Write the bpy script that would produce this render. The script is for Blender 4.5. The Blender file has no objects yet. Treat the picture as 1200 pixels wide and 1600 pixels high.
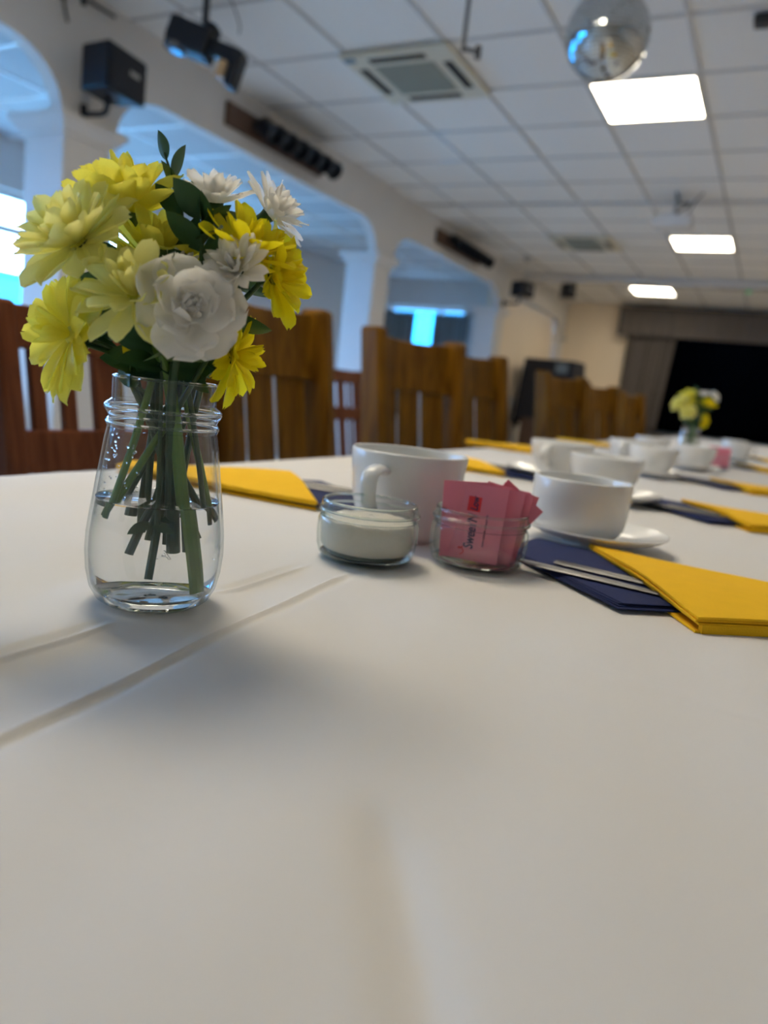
import bpy, bmesh, math, random
from mathutils import Vector, Matrix, Quaternion
import numpy as np
R = math.radians
PI = math.pi
rnd = random.Random(7)
scene = bpy.context.scene
COL = scene.collection

# ------------------------------------------------------------------ camera, sky, exposure
cam = bpy.data.cameras.new('camera')
cam.sensor_fit = 'HORIZONTAL'; cam.sensor_width = 36.0; cam.lens = 36.0 * 1157 / 1200
cam.dof.use_dof = True; cam.dof.focus_distance = 0.455; cam.dof.aperture_fstop = 6.6
cam.clip_start = 0.01
camo = bpy.data.objects.new('camera', cam); COL.objects.link(camo)
_r = Vector((0.880, 0.462, 0.112)); _w = Vector((-0.442, 0.882, -0.166)).normalized()
_r = (_r - _w * _r.dot(_w)).normalized(); _u = _r.cross(_w)
camo.matrix_world = Matrix(((_r.x, _u.x, -_w.x, 0), (_r.y, _u.y, -_w.y, 0), (_r.z, _u.z, -_w.z, 0.89), (0, 0, 0, 1)))
scene.camera = camo
SKY = (7.4, 14.5, 27.0)
world = bpy.data.worlds.new('overcast_sky'); scene.world = world; world.use_nodes = True
world.node_tree.nodes['Background'].inputs[0].default_value = (*[c / 4 for c in SKY], 1)
world.node_tree.nodes['Background'].inputs[1].default_value = 4.0
LAMP = 18.0
LAMP_COL = (1.0, 0.885, 0.69)
scene.view_settings.view_transform = 'Standard'; scene.view_settings.look = 'None'
scene.view_settings.exposure = 0.0; scene.view_settings.gamma = 1.0
scene.view_settings.use_curve_mapping = False
try:
    scene.cycles.use_denoising = True
    scene.cycles.max_bounces = 14; scene.cycles.transparent_max_bounces = 24
    scene.cycles.diffuse_bounces = 5; scene.cycles.glossy_bounces = 5; scene.cycles.transmission_bounces = 12
    scene.cycles.sample_clamp_indirect = 6.0
except Exception:
    pass
def portal(name, loc, sx, sy, direction):          # sampling guides in the window openings
    l = bpy.data.lights.new(name, 'AREA'); l.shape = 'RECTANGLE'; l.size = sx; l.size_y = sy
    l.cycles.is_portal = True
    o = bpy.data.objects.new(name, l); COL.objects.link(o); o.location = loc
    o.rotation_euler = Vector(direction).to_track_quat('-Z', 'Y').to_euler()

# ------------------------------------------------------------------ materials
MATS = {}
def mat(name, color, rough=0.5, metal=0.0, var=0.06, vscale=8.0, bump=0.0, bscale=200.0, trans=0.0, coat=0.0, spec=0.5, emit=None, estr=0.0, sss=0.0):
    m = bpy.data.materials.new(name); m.use_nodes = True; nt = m.node_tree; b = nt.nodes['Principled BSDF']
    tc = nt.nodes.new('ShaderNodeTexCoord')
    if var > 0:
        n = nt.nodes.new('ShaderNodeTexNoise'); n.inputs['Scale'].default_value = vscale; n.inputs['Detail'].default_value = 4
        nt.links.new(tc.outputs['Object'], n.inputs['Vector'])
        mx = nt.nodes.new('ShaderNodeMix'); mx.data_type = 'RGBA'
        mx.inputs[6].default_value = (*[c * (1 - var) for c in color], 1); mx.inputs[7].default_value = (*[min(1, c * (1 + var)) for c in color], 1)
        nt.links.new(n.outputs['Fac'], mx.inputs[0]); nt.links.new(mx.outputs[2], b.inputs['Base Color'])
    else:
        b.inputs['Base Color'].default_value = (*color, 1)
    b.inputs['Roughness'].default_value = rough; b.inputs['Metallic'].default_value = metal
    b.inputs['Specular IOR Level'].default_value = spec
    b.inputs['Coat Weight'].default_value = coat; b.inputs['Coat Roughness'].default_value = 0.08
    if bump > 0:
        n2 = nt.nodes.new('ShaderNodeTexNoise'); n2.inputs['Scale'].default_value = bscale; n2.inputs['Detail'].default_value = 3
        nt.links.new(tc.outputs['Object'], n2.inputs['Vector'])
        bp = nt.nodes.new('ShaderNodeBump'); bp.inputs['Strength'].default_value = bump; bp.inputs['Distance'].default_value = 0.002
        nt.links.new(n2.outputs['Fac'], bp.inputs['Height']); nt.links.new(bp.outputs['Normal'], b.inputs['Normal'])
    if emit:
        b.inputs['Emission Color'].default_value = (*emit, 1); b.inputs['Emission Strength'].default_value = estr
    if trans > 0:
        out = nt.nodes['Material Output']; t = nt.nodes.new('ShaderNodeBsdfTranslucent'); ms = nt.nodes.new('ShaderNodeMixShader')
        ms.inputs[0].default_value = trans
        if var > 0: nt.links.new(mx.outputs[2], t.inputs['Color'])
        else: t.inputs['Color'].default_value = (*color, 1)
        nt.links.new(b.outputs[0], ms.inputs[1]); nt.links.new(t.outputs[0], ms.inputs[2]); nt.links.new(ms.outputs[0], out.inputs['Surface'])
    MATS[name] = m; return m
def wood(name, c1, c2, rough=0.33):
    m = bpy.data.materials.new(name); m.use_nodes = True; nt = m.node_tree; b = nt.nodes['Principled BSDF']
    tc = nt.nodes.new('ShaderNodeTexCoord'); mp = nt.nodes.new('ShaderNodeMapping'); mp.inputs['Scale'].default_value = (28, 28, 2.2)
    n = nt.nodes.new('ShaderNodeTexNoise'); n.inputs['Scale'].default_value = 1.6; n.inputs['Detail'].default_value = 7; n.inputs['Distortion'].default_value = 0.8
    cr = nt.nodes.new('ShaderNodeValToRGB'); cr.color_ramp.elements[0].position = 0.32; cr.color_ramp.elements[1].position = 0.7
    cr.color_ramp.elements[0].color = (*c1, 1); cr.color_ramp.elements[1].color = (*c2, 1)
    nt.links.new(tc.outputs['Object'], mp.inputs['Vector']); nt.links.new(mp.outputs[0], n.inputs['Vector'])
    nt.links.new(n.outputs['Fac'], cr.inputs[0]); nt.links.new(cr.outputs[0], b.inputs['Base Color'])
    b.inputs['Roughness'].default_value = rough; b.inputs['Specular IOR Level'].default_value = 0.10; b.inputs['Coat Weight'].default_value = 0.0; b.inputs['Coat Roughness'].default_value = 0.15
    MATS[name] = m; return m
def thin_glass(name, tint, rough=0.0, f0=0.04):
    """clear sheet glass: see-through with a Fresnel reflection, darker where it is seen edge on"""
    m = bpy.data.materials.new(name); m.use_nodes = True; nt = m.node_tree; nt.nodes.remove(nt.nodes['Principled BSDF'])
    out = nt.nodes['Material Output']; lw = nt.nodes.new('ShaderNodeLayerWeight'); lw.inputs['Blend'].default_value = 0.5
    p5 = nt.nodes.new('ShaderNodeMath'); p5.operation = 'POWER'; p5.inputs[1].default_value = 5.0
    fr = nt.nodes.new('ShaderNodeMath'); fr.operation = 'MULTIPLY_ADD'; fr.inputs[1].default_value = 0.96 - f0; fr.inputs[2].default_value = f0
    tr = nt.nodes.new('ShaderNodeBsdfTransparent'); gl = nt.nodes.new('ShaderNodeBsdfGlossy'); gl.inputs['Roughness'].default_value = rough
    mx = nt.nodes.new('ShaderNodeMix'); mx.data_type = 'RGBA'
    mx.inputs[6].default_value = (0.985, 0.99, 0.99, 1); mx.inputs[7].default_value = (*tint, 1)
    pw = nt.nodes.new('ShaderNodeMath'); pw.operation = 'POWER'; pw.inputs[1].default_value = 4.0
    nt.links.new(lw.outputs['Facing'], p5.inputs[0]); nt.links.new(p5.outputs[0], fr.inputs[0])
    nt.links.new(lw.outputs['Facing'], pw.inputs[0]); nt.links.new(pw.outputs[0], mx.inputs[0]); nt.links.new(mx.outputs[2], tr.inputs['Color'])
    ms = nt.nodes.new('ShaderNodeMixShader'); nt.links.new(fr.outputs[0], ms.inputs[0])
    nt.links.new(tr.outputs[0], ms.inputs[1]); nt.links.new(gl.outputs[0], ms.inputs[2]); nt.links.new(ms.outputs[0], out.inputs['Surface'])
    MATS[name] = m; return m
def real_glass(name, color, ior=1.45, rough=0.0):
    m = bpy.data.materials.new(name); m.use_nodes = True; b = m.node_tree.nodes['Principled BSDF']
    b.inputs['Base Color'].default_value = (*color, 1); b.inputs['Transmission Weight'].default_value = 1; b.inputs['IOR'].default_value = ior
    b.inputs['Roughness'].default_value = rough; MATS[name] = m; return m
def lamp_mat(name, col, strength):
    m = bpy.data.materials.new(name); m.use_nodes = True; b = m.node_tree.nodes['Principled BSDF']
    b.inputs['Base Color'].default_value = (.9, .9, .9, 1); b.inputs['Emission Color'].default_value = (*col, 1); b.inputs['Emission Strength'].default_value = strength
    MATS[name] = m; return m
def cloth_mat(name, color, scale=900):
    m = mat(name, color, 0.9, var=0.03, vscale=6, spec=0.15); nt = m.node_tree; b = nt.nodes['Principled BSDF']
    tc = nt.nodes.new('ShaderNodeTexCoord'); hs = []
    for ax in ('X', 'Y'):
        w = nt.nodes.new('ShaderNodeTexWave'); w.bands_direction = ax; w.inputs['Scale'].default_value = scale / 6.28 * 2; w.inputs['Distortion'].default_value = 0.6
        nt.links.new(tc.outputs['Object'], w.inputs['Vector']); hs.append(w)
    ad = nt.nodes.new('ShaderNodeMath'); ad.operation = 'ADD'
    nt.links.new(hs[0].outputs['Fac'], ad.inputs[0]); nt.links.new(hs[1].outputs['Fac'], ad.inputs[1])
    bp = nt.nodes.new('ShaderNodeBump'); bp.inputs['Strength'].default_value = 0.12; bp.inputs['Distance'].default_value = 0.0006
    nt.links.new(ad.outputs[0], bp.inputs['Height']); nt.links.new(bp.outputs['Normal'], b.inputs['Normal'])
    b.inputs['Sheen Weight'].default_value = 0.15; b.inputs['Sheen Roughness'].default_value = 0.5
    return m
def M(n): return MATS[n]
mat('white_paint', (.68, .67, .66), 0.55, var=.03)
mat('cream_paint', (.86, .74, .58), 0.6, var=.04, vscale=3)
mat('grey_dado', (.62, .60, .57), 0.6)
mat('tile_white', (.82, .815, .80), 0.9, var=.04, vscale=40, bump=.25, bscale=160)
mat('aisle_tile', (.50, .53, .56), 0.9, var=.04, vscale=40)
mat('bar_white', (.62, .62, .62), 0.25, var=0)
mat('aisle_bar', (.90, .90, .90), 0.15, var=0)
mat('vinyl_floor', (.62, .57, .50), 0.35, var=.12, vscale=5)
mat('porcelain', (.80, .80, .78), 0.22, var=.01, coat=.12)
cloth_mat('white_cotton', (.725, .70, .665))
mat('yellow_paper', (.92, .53, .015), 0.85, var=.05, vscale=60, bump=.25, bscale=500, spec=.2)
mat('navy_paper', (.020, .030, .105), 0.8, var=.10, vscale=60, bump=.25, bscale=500, spec=.25)
mat('steel', (.20, .195, .19), 0.42, 1.0, var=.04)
mat('pink_paper', (.86, .27, .37), 0.6, var=.04, vscale=40, trans=.15)
mat('navy_print', (.03, .03, .12), 0.6, var=.05); mat('red_print', (.80, .04, .06), 0.6, var=.05)
mat('sugar_white', (.90, .86, .74), 0.75, var=.05, vscale=900, bump=.9, bscale=1500)
mat('petal_pale', (.95, .91, .34), 0.55, var=.06, vscale=50, trans=.46)
mat('petal_lemon', (.95, .88, .13), 0.55, var=.07, vscale=50, trans=.46)
mat('petal_gold', (.95, .82, .015), 0.5, var=.07, vscale=50, trans=.44)
mat('petal_white', (.95, .93, .88), 0.55, var=.02, vscale=50, trans=.46)
mat('floret', (.62, .60, .06), 0.7, var=.2, vscale=400)
mat('leaf_green', (.035, .095, .035), 0.42, var=.25, vscale=60, trans=.12)
mat('leaf_pale', (.14, .24, .10), 0.5, var=.15, vscale=60, trans=.2)
mat('stem_green', (.13, .24, .04), 0.42, var=.22, vscale=80)
mat('stem_dark', (.035, .08, .03), 0.45, var=.22, vscale=80)
mat('black_plastic', (.006, .010, .018), 0.42, var=.1, spec=.3); mat('black_grille', (.008, .012, .022), 0.7, var=.2, vscale=300)
mat('dark_metal', (.05, .05, .055), 0.4, .6, var=.1); mat('lens', (.10, .12, .15), 0.1, .3, var=.05)
mat('brown_board', (.10, .055, .035), 0.5, var=.2); mat('tan_plate', (.55, .36, .18), 0.45, var=.05)
mat('ac_plastic', (.66, .62, .50), 0.5, var=.02); mat('ac_grille', (.30, .31, .26), 0.7, var=.05); mat('slot_dark', (.02, .02, .02), 0.8, var=.1)
mat('blue_print', (.05, .14, .25), 0.5, var=.05)
mat('grey_plastic', (.40, .40, .40), 0.5, var=.04); mat('cable_black', (.02, .02, .02), 0.6, var=.1)
mat('green_led', (.05, .3, .12), 0.4, var=0, emit=(.1, 1, .4), estr=.35)
mat('mirror_facet', (.62, .66, .68), 0.06, 1.0, var=.12, vscale=30)
mat('grey_velvet', (.115, .10, .092), 0.85, var=.15, vscale=12); mat('black_drape', (.0012, .0012, .0013), 0.95, var=.2, spec=.0)
mat('black_cloth', (.012, .013, .02), 0.85, var=.2); mat('blue_grey_curtain', (.16, .20, .23), 0.85, var=.1)
mat("daylight_turquoise", (.030, .33, .50), 0.9, var=.06, vscale=1.2); mat('outside_ground', (.30, .42, .38), 0.9, var=.1, vscale=.6)  # turquoise of the outside walls stands in for overexposed daylight
mat('stage_wood', (.12, .08, .05), 0.5, var=.2)
wood('honey_wood', (.075, .030, .0025), (.21, .092, .006), .42); wood('shaded_mahogany', (.10, .03, .012), (.19, .062, .024), .4)  # second wood has the dark chair's shade put into its colour
thin_glass('jar_glass', (.60, .68, .70)); thin_glass('pot_glass', (.58, .74, .68)); thin_glass('window_glass', (.9, .95, .95))
real_glass('green_glass', (.90, .98, .93)); real_glass('clear_glass', (.98, .995, .995)); real_glass('water', (.985, .99, .985), 1.33)
lamp_mat('diffuser_glow', LAMP_COL, LAMP)

# ------------------------------------------------------------------ mesh helpers
class MB:
    def __init__(s): s.v = []; s.f = []
    def add(s, v, f):
        o = len(s.v); s.v += [tuple(p) for p in v]; s.f += [tuple(i + o for i in q) for q in f]; return s
    def box(s, x0, x1, y0, y1, z0, z1, mtx=None):
        v = [Vector((x, y, z)) for z in (z0, z1) for y in (y0, y1) for x in (x0, x1)]
        if mtx: v = [mtx @ p for p in v]
        return s.add(v, [(0, 2, 3, 1), (4, 5, 7, 6), (0, 1, 5, 4), (2, 6, 7, 3), (0, 4, 6, 2), (1, 3, 7, 5)])
    def lathe(s, prof, n=40, mtx=None):
        v = []; f = []; idx = []
        for r, z in prof:
            if r < 1e-6: idx.append([len(v)] * n); v.append(Vector((0, 0, z)))
            else:
                idx.append(list(range(len(v), len(v) + n)))
                v += [Vector((r * math.cos(2 * PI * k / n), r * math.sin(2 * PI * k / n), z)) for k in range(n)]
        for a, b in zip(idx, idx[1:]):
            for k in range(n):
                q = (a[k], a[(k + 1) % n], b[(k + 1) % n], b[k]); q = tuple(dict.fromkeys(q))
                if len(q) > 2: f.append(q)
        if mtx: v = [mtx @ p for p in v]
        return s.add(v, f)
    def tube(s, pts, rad, n=8, side=None, ratio=1.0, caps=True):
        pts = [Vector(p) for p in pts]; N = len(pts); rad = rad if hasattr(rad, '__len__') else [rad] * N
        T = [(pts[min(i + 1, N - 1)] - pts[max(i - 1, 0)]).normalized() for i in range(N)]
        u = Vector(side) if side else T[0].orthogonal()
        v = []
        for i in range(N):
            u = (u - T[i] * u.dot(T[i])).normalized() if not side else (Vector(side) - T[i] * Vector(side).dot(T[i])).normalized()
            w = T[i].cross(u)
            for k in range(n):
                a = 2 * PI * k / n; v.append(pts[i] + u * math.cos(a) * rad[i] * ratio + w * math.sin(a) * rad[i])
        f = [(i * n + k, i * n + (k + 1) % n, (i + 1) * n + (k + 1) % n, (i + 1) * n + k) for i in range(N - 1) for k in range(n)]
        if caps: f += [tuple(range(n - 1, -1, -1)), tuple((N - 1) * n + k for k in range(n))]
        return s.add(v, f)
    def prism(s, poly, a0, a1, axis='z'):
        n = len(poly)
        P = {'z': lambda p, a: (p[0], p[1], a), 'x': lambda p, a: (a, p[0], p[1]), 'y': lambda p, a: (p[0], a, p[1])}[axis]
        v = [P(p, a0) for p in poly] + [P(p, a1) for p in poly]
        return s.add(v, [tuple(range(n - 1, -1, -1)), tuple(range(n, 2 * n))] + [(i, (i + 1) % n, n + (i + 1) % n, n + i) for i in range(n)])
    def mesh(s, name, m, smooth=False, bevel=0.0, seg=2, angle=35):
        me = bpy.data.meshes.new(name); me.from_pydata(s.v, [], s.f)
        bm = bmesh.new(); bm.from_mesh(me); bmesh.ops.recalc_face_normals(bm, faces=bm.faces)
        if bevel > 0:
            ed = [e for e in bm.edges if len(e.link_faces) == 2 and e.calc_face_angle(0) > R(angle)]
            bmesh.ops.bevel(bm, geom=ed, offset=bevel, segments=seg, profile=.5, affect='EDGES', clamp_overlap=True)
        bm.to_mesh(me); bm.free()
        if smooth:
            me.polygons.foreach_set('use_smooth', [True] * len(me.polygons))
            try: me.set_sharp_from_angle(angle=R(38))
            except Exception: pass
        me.materials.append(M(m) if isinstance(m, str) else m); return me
    def build(s, name, m, parent=None, smooth=False, bevel=0.0, seg=2, loc=None, rot=None):
        return put(name, s.mesh(name, m, smooth, bevel, seg), parent, loc, rot)
def put(name, me, parent=None, loc=None, rot=None):
    o = bpy.data.objects.new(name, me); COL.objects.link(o)
    if parent: o.parent = parent
    if loc is not None: o.location = loc
    if rot is not None:
        if isinstance(rot, Quaternion): o.rotation_mode = 'QUATERNION'; o.rotation_quaternion = rot
        else: o.rotation_euler = rot
    return o
def tag(o, label=None, cat=None, group=None, kind=None):
    for k, v in (('label', label), ('category', cat), ('group', group), ('kind', kind)):
        if v: o[k] = v
    return o
def thing(name, label, cat, loc=(0, 0, 0), rz=0.0, group=None):
    o = bpy.data.objects.new(name, None); COL.objects.link(o); o.location = loc; o.rotation_euler = (0, 0, rz); o.empty_display_size = .05
    return tag(o, label, cat, group)
def struct(o): o['kind'] = 'structure'; return o
def copy_tree(o, parent=None):
    c = o.copy(); COL.objects.link(c)
    if parent: c.parent = parent
    for ch in list(o.children): copy_tree(ch, c)
    return c
def spline(pts, n=16):
    """Catmull-Rom through the points"""
    P = [Vector(p) for p in pts]; P = [P[0] * 2 - P[1]] + P + [P[-1] * 2 - P[-2]]; out = []
    for i in range(1, len(P) - 2):
        for k in range(n):
            t = k / n; a, b, c, d = P[i - 1:i + 3]
            out.append(.5 * ((2 * b) + (c - a) * t + (2 * a - 5 * b + 4 * c - d) * t * t + (3 * b - a - 3 * c + d) * t ** 3))
    out.append(P[-2]); return out

# ------------------------------------------------------------------ the room
CZ = 2.67; AX = -3.43; AT = 0.32; WX = -5.6; AZ = 2.45; SP = 0.085; YB = 13.0; XR = 4.2; YN = -2.6
struct(MB().box(WX - .3, XR + .3, YN - .3, YB + 3.6, -.15, 0).build('floor', 'vinyl_floor'))
struct(MB().box(XR, XR + .2, YN, YB + 3.6, 0, CZ + .3).build('wall_right', 'cream_paint'))
struct(MB().box(WX - .2, XR + .2, YN - .2, YN, 0, CZ + .3).build('wall_near', 'cream_paint'))
# hall ceiling: slab, grid of bars, one tile per cell
TX = [-.655 + .595 * k for k in range(-4, 9)]; TY = [3.76 + .615 * k for k in range(-10, 16)]
ceil = struct(MB().box(AX, XR, YN, YB, CZ + .06, CZ + .16).build('ceiling', 'white_paint'))
bars = MB()
for x in TX: bars.box(x - .009, x + .009, YN, YB, CZ - .003, CZ + .02)
for y in TY: bars.box(AX, XR, y - .009, y + .009, CZ - .0025, CZ + .019)
bars.build('grid_bars', 'bar_white', ceil)
HOLES = {(-1.25, 4.375), (-1.25, 8.065), (-2.44, 3.76), (-2.44, 8.065), (-1.845, .685), (-1.25, .685), (-2.44, 11.14), (1.725, 4.375), (1.725, 8.065), (1.725, 11.14)}
tm = None; rest = MB(); tx = [AX - .02] + TX + [XR]
for i in range(len(tx) - 1):
    for j in range(len(TY) - 1):
        x0, x1, y0, y1 = tx[i], tx[i + 1], TY[j], TY[j + 1]
        if any(abs(x0 - h[0]) < .02 and abs(y0 - h[1]) < .02 for h in HOLES): continue
        dz = rnd.uniform(0, .002)
        near = x1 < .6 and 2.2 < y0 < 10.3
        if near and abs((x1 - x0) - .595) < .01:
            if tm is None:
                tm = MB().box(-.2885, .2885, -.2985, .2985, 0, .015).mesh('ceiling_tile', 'tile_white', bevel=.004, seg=1)
            put('ceiling_tile', tm, ceil, ((x0 + x1) / 2, (y0 + y1) / 2, CZ + .004 + dz))
        elif near: MB().box(x0 + .011, x1 - .011, y0 + .011, y1 - .011, CZ + .004 + dz, CZ + .019).build('ceiling_tile', 'tile_white', ceil)
        else: rest.box(x0 + .011, x1 - .011, y0 + .011, y1 - .011, CZ + .004 + dz, CZ + .019)
tag(rest.build('distant_tiles', 'tile_white', ceil), kind='stuff')
struct(MB().box(AX, XR, 6.80, 6.87, CZ - .018, CZ - .003).build('trim_1', 'white_paint'))
struct(MB().box(AX, XR, 10.30, 10.48, CZ - .10, CZ - .003).build('trim_2', 'bar_white', bevel=.01))

# arcade: wall with openings over square piers with flared capitals
PIERS = [(-3.95, -3.63), (-.60, -.28), (2.75, 3.07), (6.10, 6.42), (9.47, 9.79), (12.66, 13.0)]
CAPT = 2.07; CROWN = 2.325
arc = MB()
for (a0, a1), (b0, b1) in zip(PIERS, PIERS[1:]):
    if a0 < -3: a1 = YN - .1
    y0, y1 = a1 + .02, b0 - .02; rw = .33; rh = CROWN - CAPT
    poly = [(y0, CAPT + .002)]
    poly += [(y0 + rw * (1 - math.cos(t * PI / 24)), CAPT + rh * math.sin(t * PI / 24)) for t in range(1, 13)]
    poly += [(y1 - rw * (1 - math.cos(t * PI / 24)), CAPT + rh * math.sin(t * PI / 24)) for t in range(12, 0, -1)]
    poly += [(y1, CAPT + .002), (y1, CZ + .05), (y0, CZ + .05)]
    # split into convex strips
    top = CZ + .05; low = poly[:-2]
    for p, q in zip(low, low[1:]):
        arc.prism([p, q, (q[0], top), (p[0], top)], AX - SP, AX, 'x')
for a0, a1 in PIERS: arc.box(AX - SP, AX, a0 - .02, a1 + .02, CAPT + .002, CZ + .05)
arc.box(AX - AT, AX - SP, 12.60, 13.0, CAPT + .002, CZ + .05)
wa = struct(arc.build('wall_arcade', 'white_paint', smooth=False))
cm = MB(); pr = [(0, 0), (.018, .0), (.024, .02), (.03, .03), (.05, .05), (.055, .06), (.055, .09), (0, .09)]
shaft = MB().box(-.15, .15, -.15, .15, 0, 1.985).mesh('column', 'white_paint', bevel=.008)
def capital_mesh():
    m = MB(); prof = [(.15, -.012), (.165, -.01), (.168, .012), (.18, .02), (.20, .045), (.212, .055), (.212, .085)]
    v = []; f = []
    for h, z in prof: v += [(-h, -h, z), (h, -h, z), (h, h, z), (-h, h, z)]
    n = len(prof)
    for i in range(n - 1):
        for k in range(4): f.append((i * 4 + k, i * 4 + (k + 1) % 4, i * 4 + 4 + (k + 1) % 4, i * 4 + 4 + k))
    f += [(3, 2, 1, 0), tuple((n - 1) * 4 + k for k in range(4))]
    return m.add(v, f).mesh('capital', 'white_paint')
capm = capital_mesh()
for a0, a1 in PIERS[1:]:
    c = ((AX - AT / 2), (a0 + a1) / 2, 0)
    col = put('column', shaft, wa, c); put('capital', capm, col, (0, 0, 1.985))
# recessed infill of the last bay, with a dado
struct(MB().box(AX - AT + .04, AX - .125, 9.80, 12.68, .95, CZ + .05).build('wall_infill', 'cream_paint'))
struct(MB().box(AX - AT + .03, AX - .105, 9.80, 12.68, 0, .95).build('trim_3', 'grey_dado', bevel=.006))
# far wall with the stage opening
SX0, SX1, SZ1 = -2.15, 2.9, 2.38
fw = MB().box(AX - AT, SX0, YB, YB + .2, 0, CZ + .16).box(SX1, XR + .2, YB, YB + .2, 0, CZ + .16).box(SX0, SX1, YB, YB + .2, SZ1, CZ + .16)
struct(fw.build('wall_far', 'cream_paint'))
struct(MB().box(AX - .02, SX0 - .02, YB - .025, YB - .001, 0, .95).build('trim_4', 'grey_dado', bevel=.006))
st = struct(MB().box(SX0 - .02, SX1 + .02, YB - .02, YB + 3.3, .001, .62).build('trim_5', 'stage_wood', bevel=.01))
sb = MB().box(SX0 - .4, SX1 + .4, YB + 3.3, YB + 3.45, 0, 3.2).box(SX0 - .5, SX0 - .4, YB + .2, YB + 3.4, 0, 3.2).box(SX1 + .4, SX1 + .5, YB + .2, YB + 3.4, 0, 3.2).box(SX0 - .5, SX1 + .5, YB + .2, YB + 3.45, 3.2, 3.3)
struct(sb.build('wall_stage', 'black_drape'))
# aisle: outer wall with windows, end wall with window, low ceiling
def wall_with_holes(name, fixed, thick, a0, a1, z0, z1, holes, axis, m):
    mb = MB(); A = sorted({a0, a1} | {h[0] for h in holes} | {h[1] for h in holes}); Z = sorted({z0, z1} | {h[2] for h in holes} | {h[3] for h in holes})
    for p, q in zip(A, A[1:]):
        for s, t in zip(Z, Z[1:]):
            c, d = (p + q) / 2, (s + t) / 2
            if any(h[0] < c < h[1] and h[2] < d < h[3] for h in holes): continue
            if axis == 'x': mb.box(fixed - thick, fixed, p, q, s, t)
            else: mb.box(p, q, fixed, fixed + thick, s, t)
    return struct(mb.build(name, m))
WINS = [(-1.6, .1), (.55, 2.25), (2.7, 4.6), (5.05, 6.75)]
wall_with_holes('wall_left', WX, .22, YN - .2, 9.95, 0, AZ + .05, [(a, b, 1.12, 2.08) for a, b in WINS], 'x', 'white_paint')
wall_with_holes('wall_aisle', 9.95, .2, WX - .2, AX - AT, 0, AZ + .05, [(-5.3, -4.08, 1.0, 2.09)], 'y', 'white_paint')
def window(idx, place, a0, a1, z0, z1, depth, transom, axis):
    def bx(mb, p, q, s, t, d=0.035):
        return mb.box(place - d, place + d, p, q, s, t) if axis == 'x' else mb.box(p, q, place - d, place + d, s, t)
    f = MB(); w = .05
    bx(f, a0, a1, z0, z0 + w); bx(f, a0, a1, z1 - w, z1); bx(f, a0, a0 + w, z0 + w, z1 - w); bx(f, a1 - w, a1, z0 + w, z1 - w)
    fo = struct(f.build('window_%d' % idx, 'white_paint', bevel=.004))
    zs = [z0 + w, z1 - w]
    if transom: bx(MB(), a0 + w, a1 - w, transom - .03, transom + .03).build('transom', 'white_paint', fo); zs = [z0 + w, transom - .03, transom + .03, z1 - w]
    mid = (a0 + a1) / 2 if axis == 'x' else a1 - .40
    bx(MB(), mid - .025, mid + .025, z0 + w, z1 - w, .03).build('mullion', 'white_paint', fo)
    for k in range(0, len(zs), 2):
        for p, q in ((a0 + w, mid - .025), (mid + .025, a1 - w)): bx(MB(), p, q, zs[k], zs[k + 1], .003).build('pane', 'window_glass', fo)
    if axis == 'x': MB().box(place + .06, place + .20, a0 - .04, a1 + .04, z0 - .03, z0 - .002).build('window_sill', 'white_paint', fo, bevel=.005)
for k, (a, b) in enumerate(WINS):
    window(k + 1, WX - .11, a, b, 1.12, 2.08, .1, 1.79, 'x')
    portal('window_portal', (WX - .02, (a + b) / 2, 1.6), b - a, .96, (1, 0, 0))
window(5, 10.06, -5.3, -4.08, 1.0, 2.09, .1, None, 'y')
ac = struct(MB().box(WX - .1, AX - SP + .002, YN, 10.0, AZ + .05, AZ + .12).build('ceiling_aisle', 'white_paint'))
ab = MB(); axs = [-5.56, -4.953, -4.351, -3.755]; ays = [2.80 + .6 * k for k in range(-8, 13)]
for x in axs[1:4]: ab.box(x - .012, x + .012, YN, 9.95, AZ - .006, AZ + .02)
for y in ays: ab.box(WX, AX - SP, y - .012, y + .012, AZ - .005, AZ + .019)
ab.build('grid_bars', 'aisle_bar', ac, bevel=.003)
at = MB().box(-.284, .284, -.284, .284, 0, .015).mesh('ceiling_tile', 'aisle_tile', bevel=.004, seg=1)
for i in range(3):
    for j in range(len(ays) - 1):
        put('ceiling_tile', at, ac, ((axs[i] + axs[i + 1]) / 2, ays[j] + .3, AZ + .004))
lt = MB().box(-.112, .112, -.284, .284, 0, .015).mesh('ceiling_tile', 'aisle_tile', bevel=.004, seg=1)
for j in range(len(ays) - 1): put('ceiling_tile', lt, ac, ((axs[3] + AX - SP) / 2, ays[j] + .3, AZ + .004))
# outside
struct(MB().box(-30, WX - .23, -25, 40, -.3, -.05).build('ground', 'outside_ground'))
tag(MB().box(-11.2, -11, -12, 30, -.05, 1.95).box(-11.25, -10.95, -12, 30, 1.95, 2.0).build('garden_wall', 'daylight_turquoise', bevel=.01), 'garden wall coloured turquoise like overexposed daylight, seen through the bright left window', 'wall', kind='structure')
tag(MB().box(-10.5, -2, 14.5, 14.7, -.05, 2.6).box(-10.5, -2, 14.45, 14.75, 2.6, 2.66).build('boundary_wall', 'daylight_turquoise', bevel=.01), 'added wall coloured turquoise like overexposed daylight, seen through the narrow gap between blue-grey curtains', 'wall', kind='structure')

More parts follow.
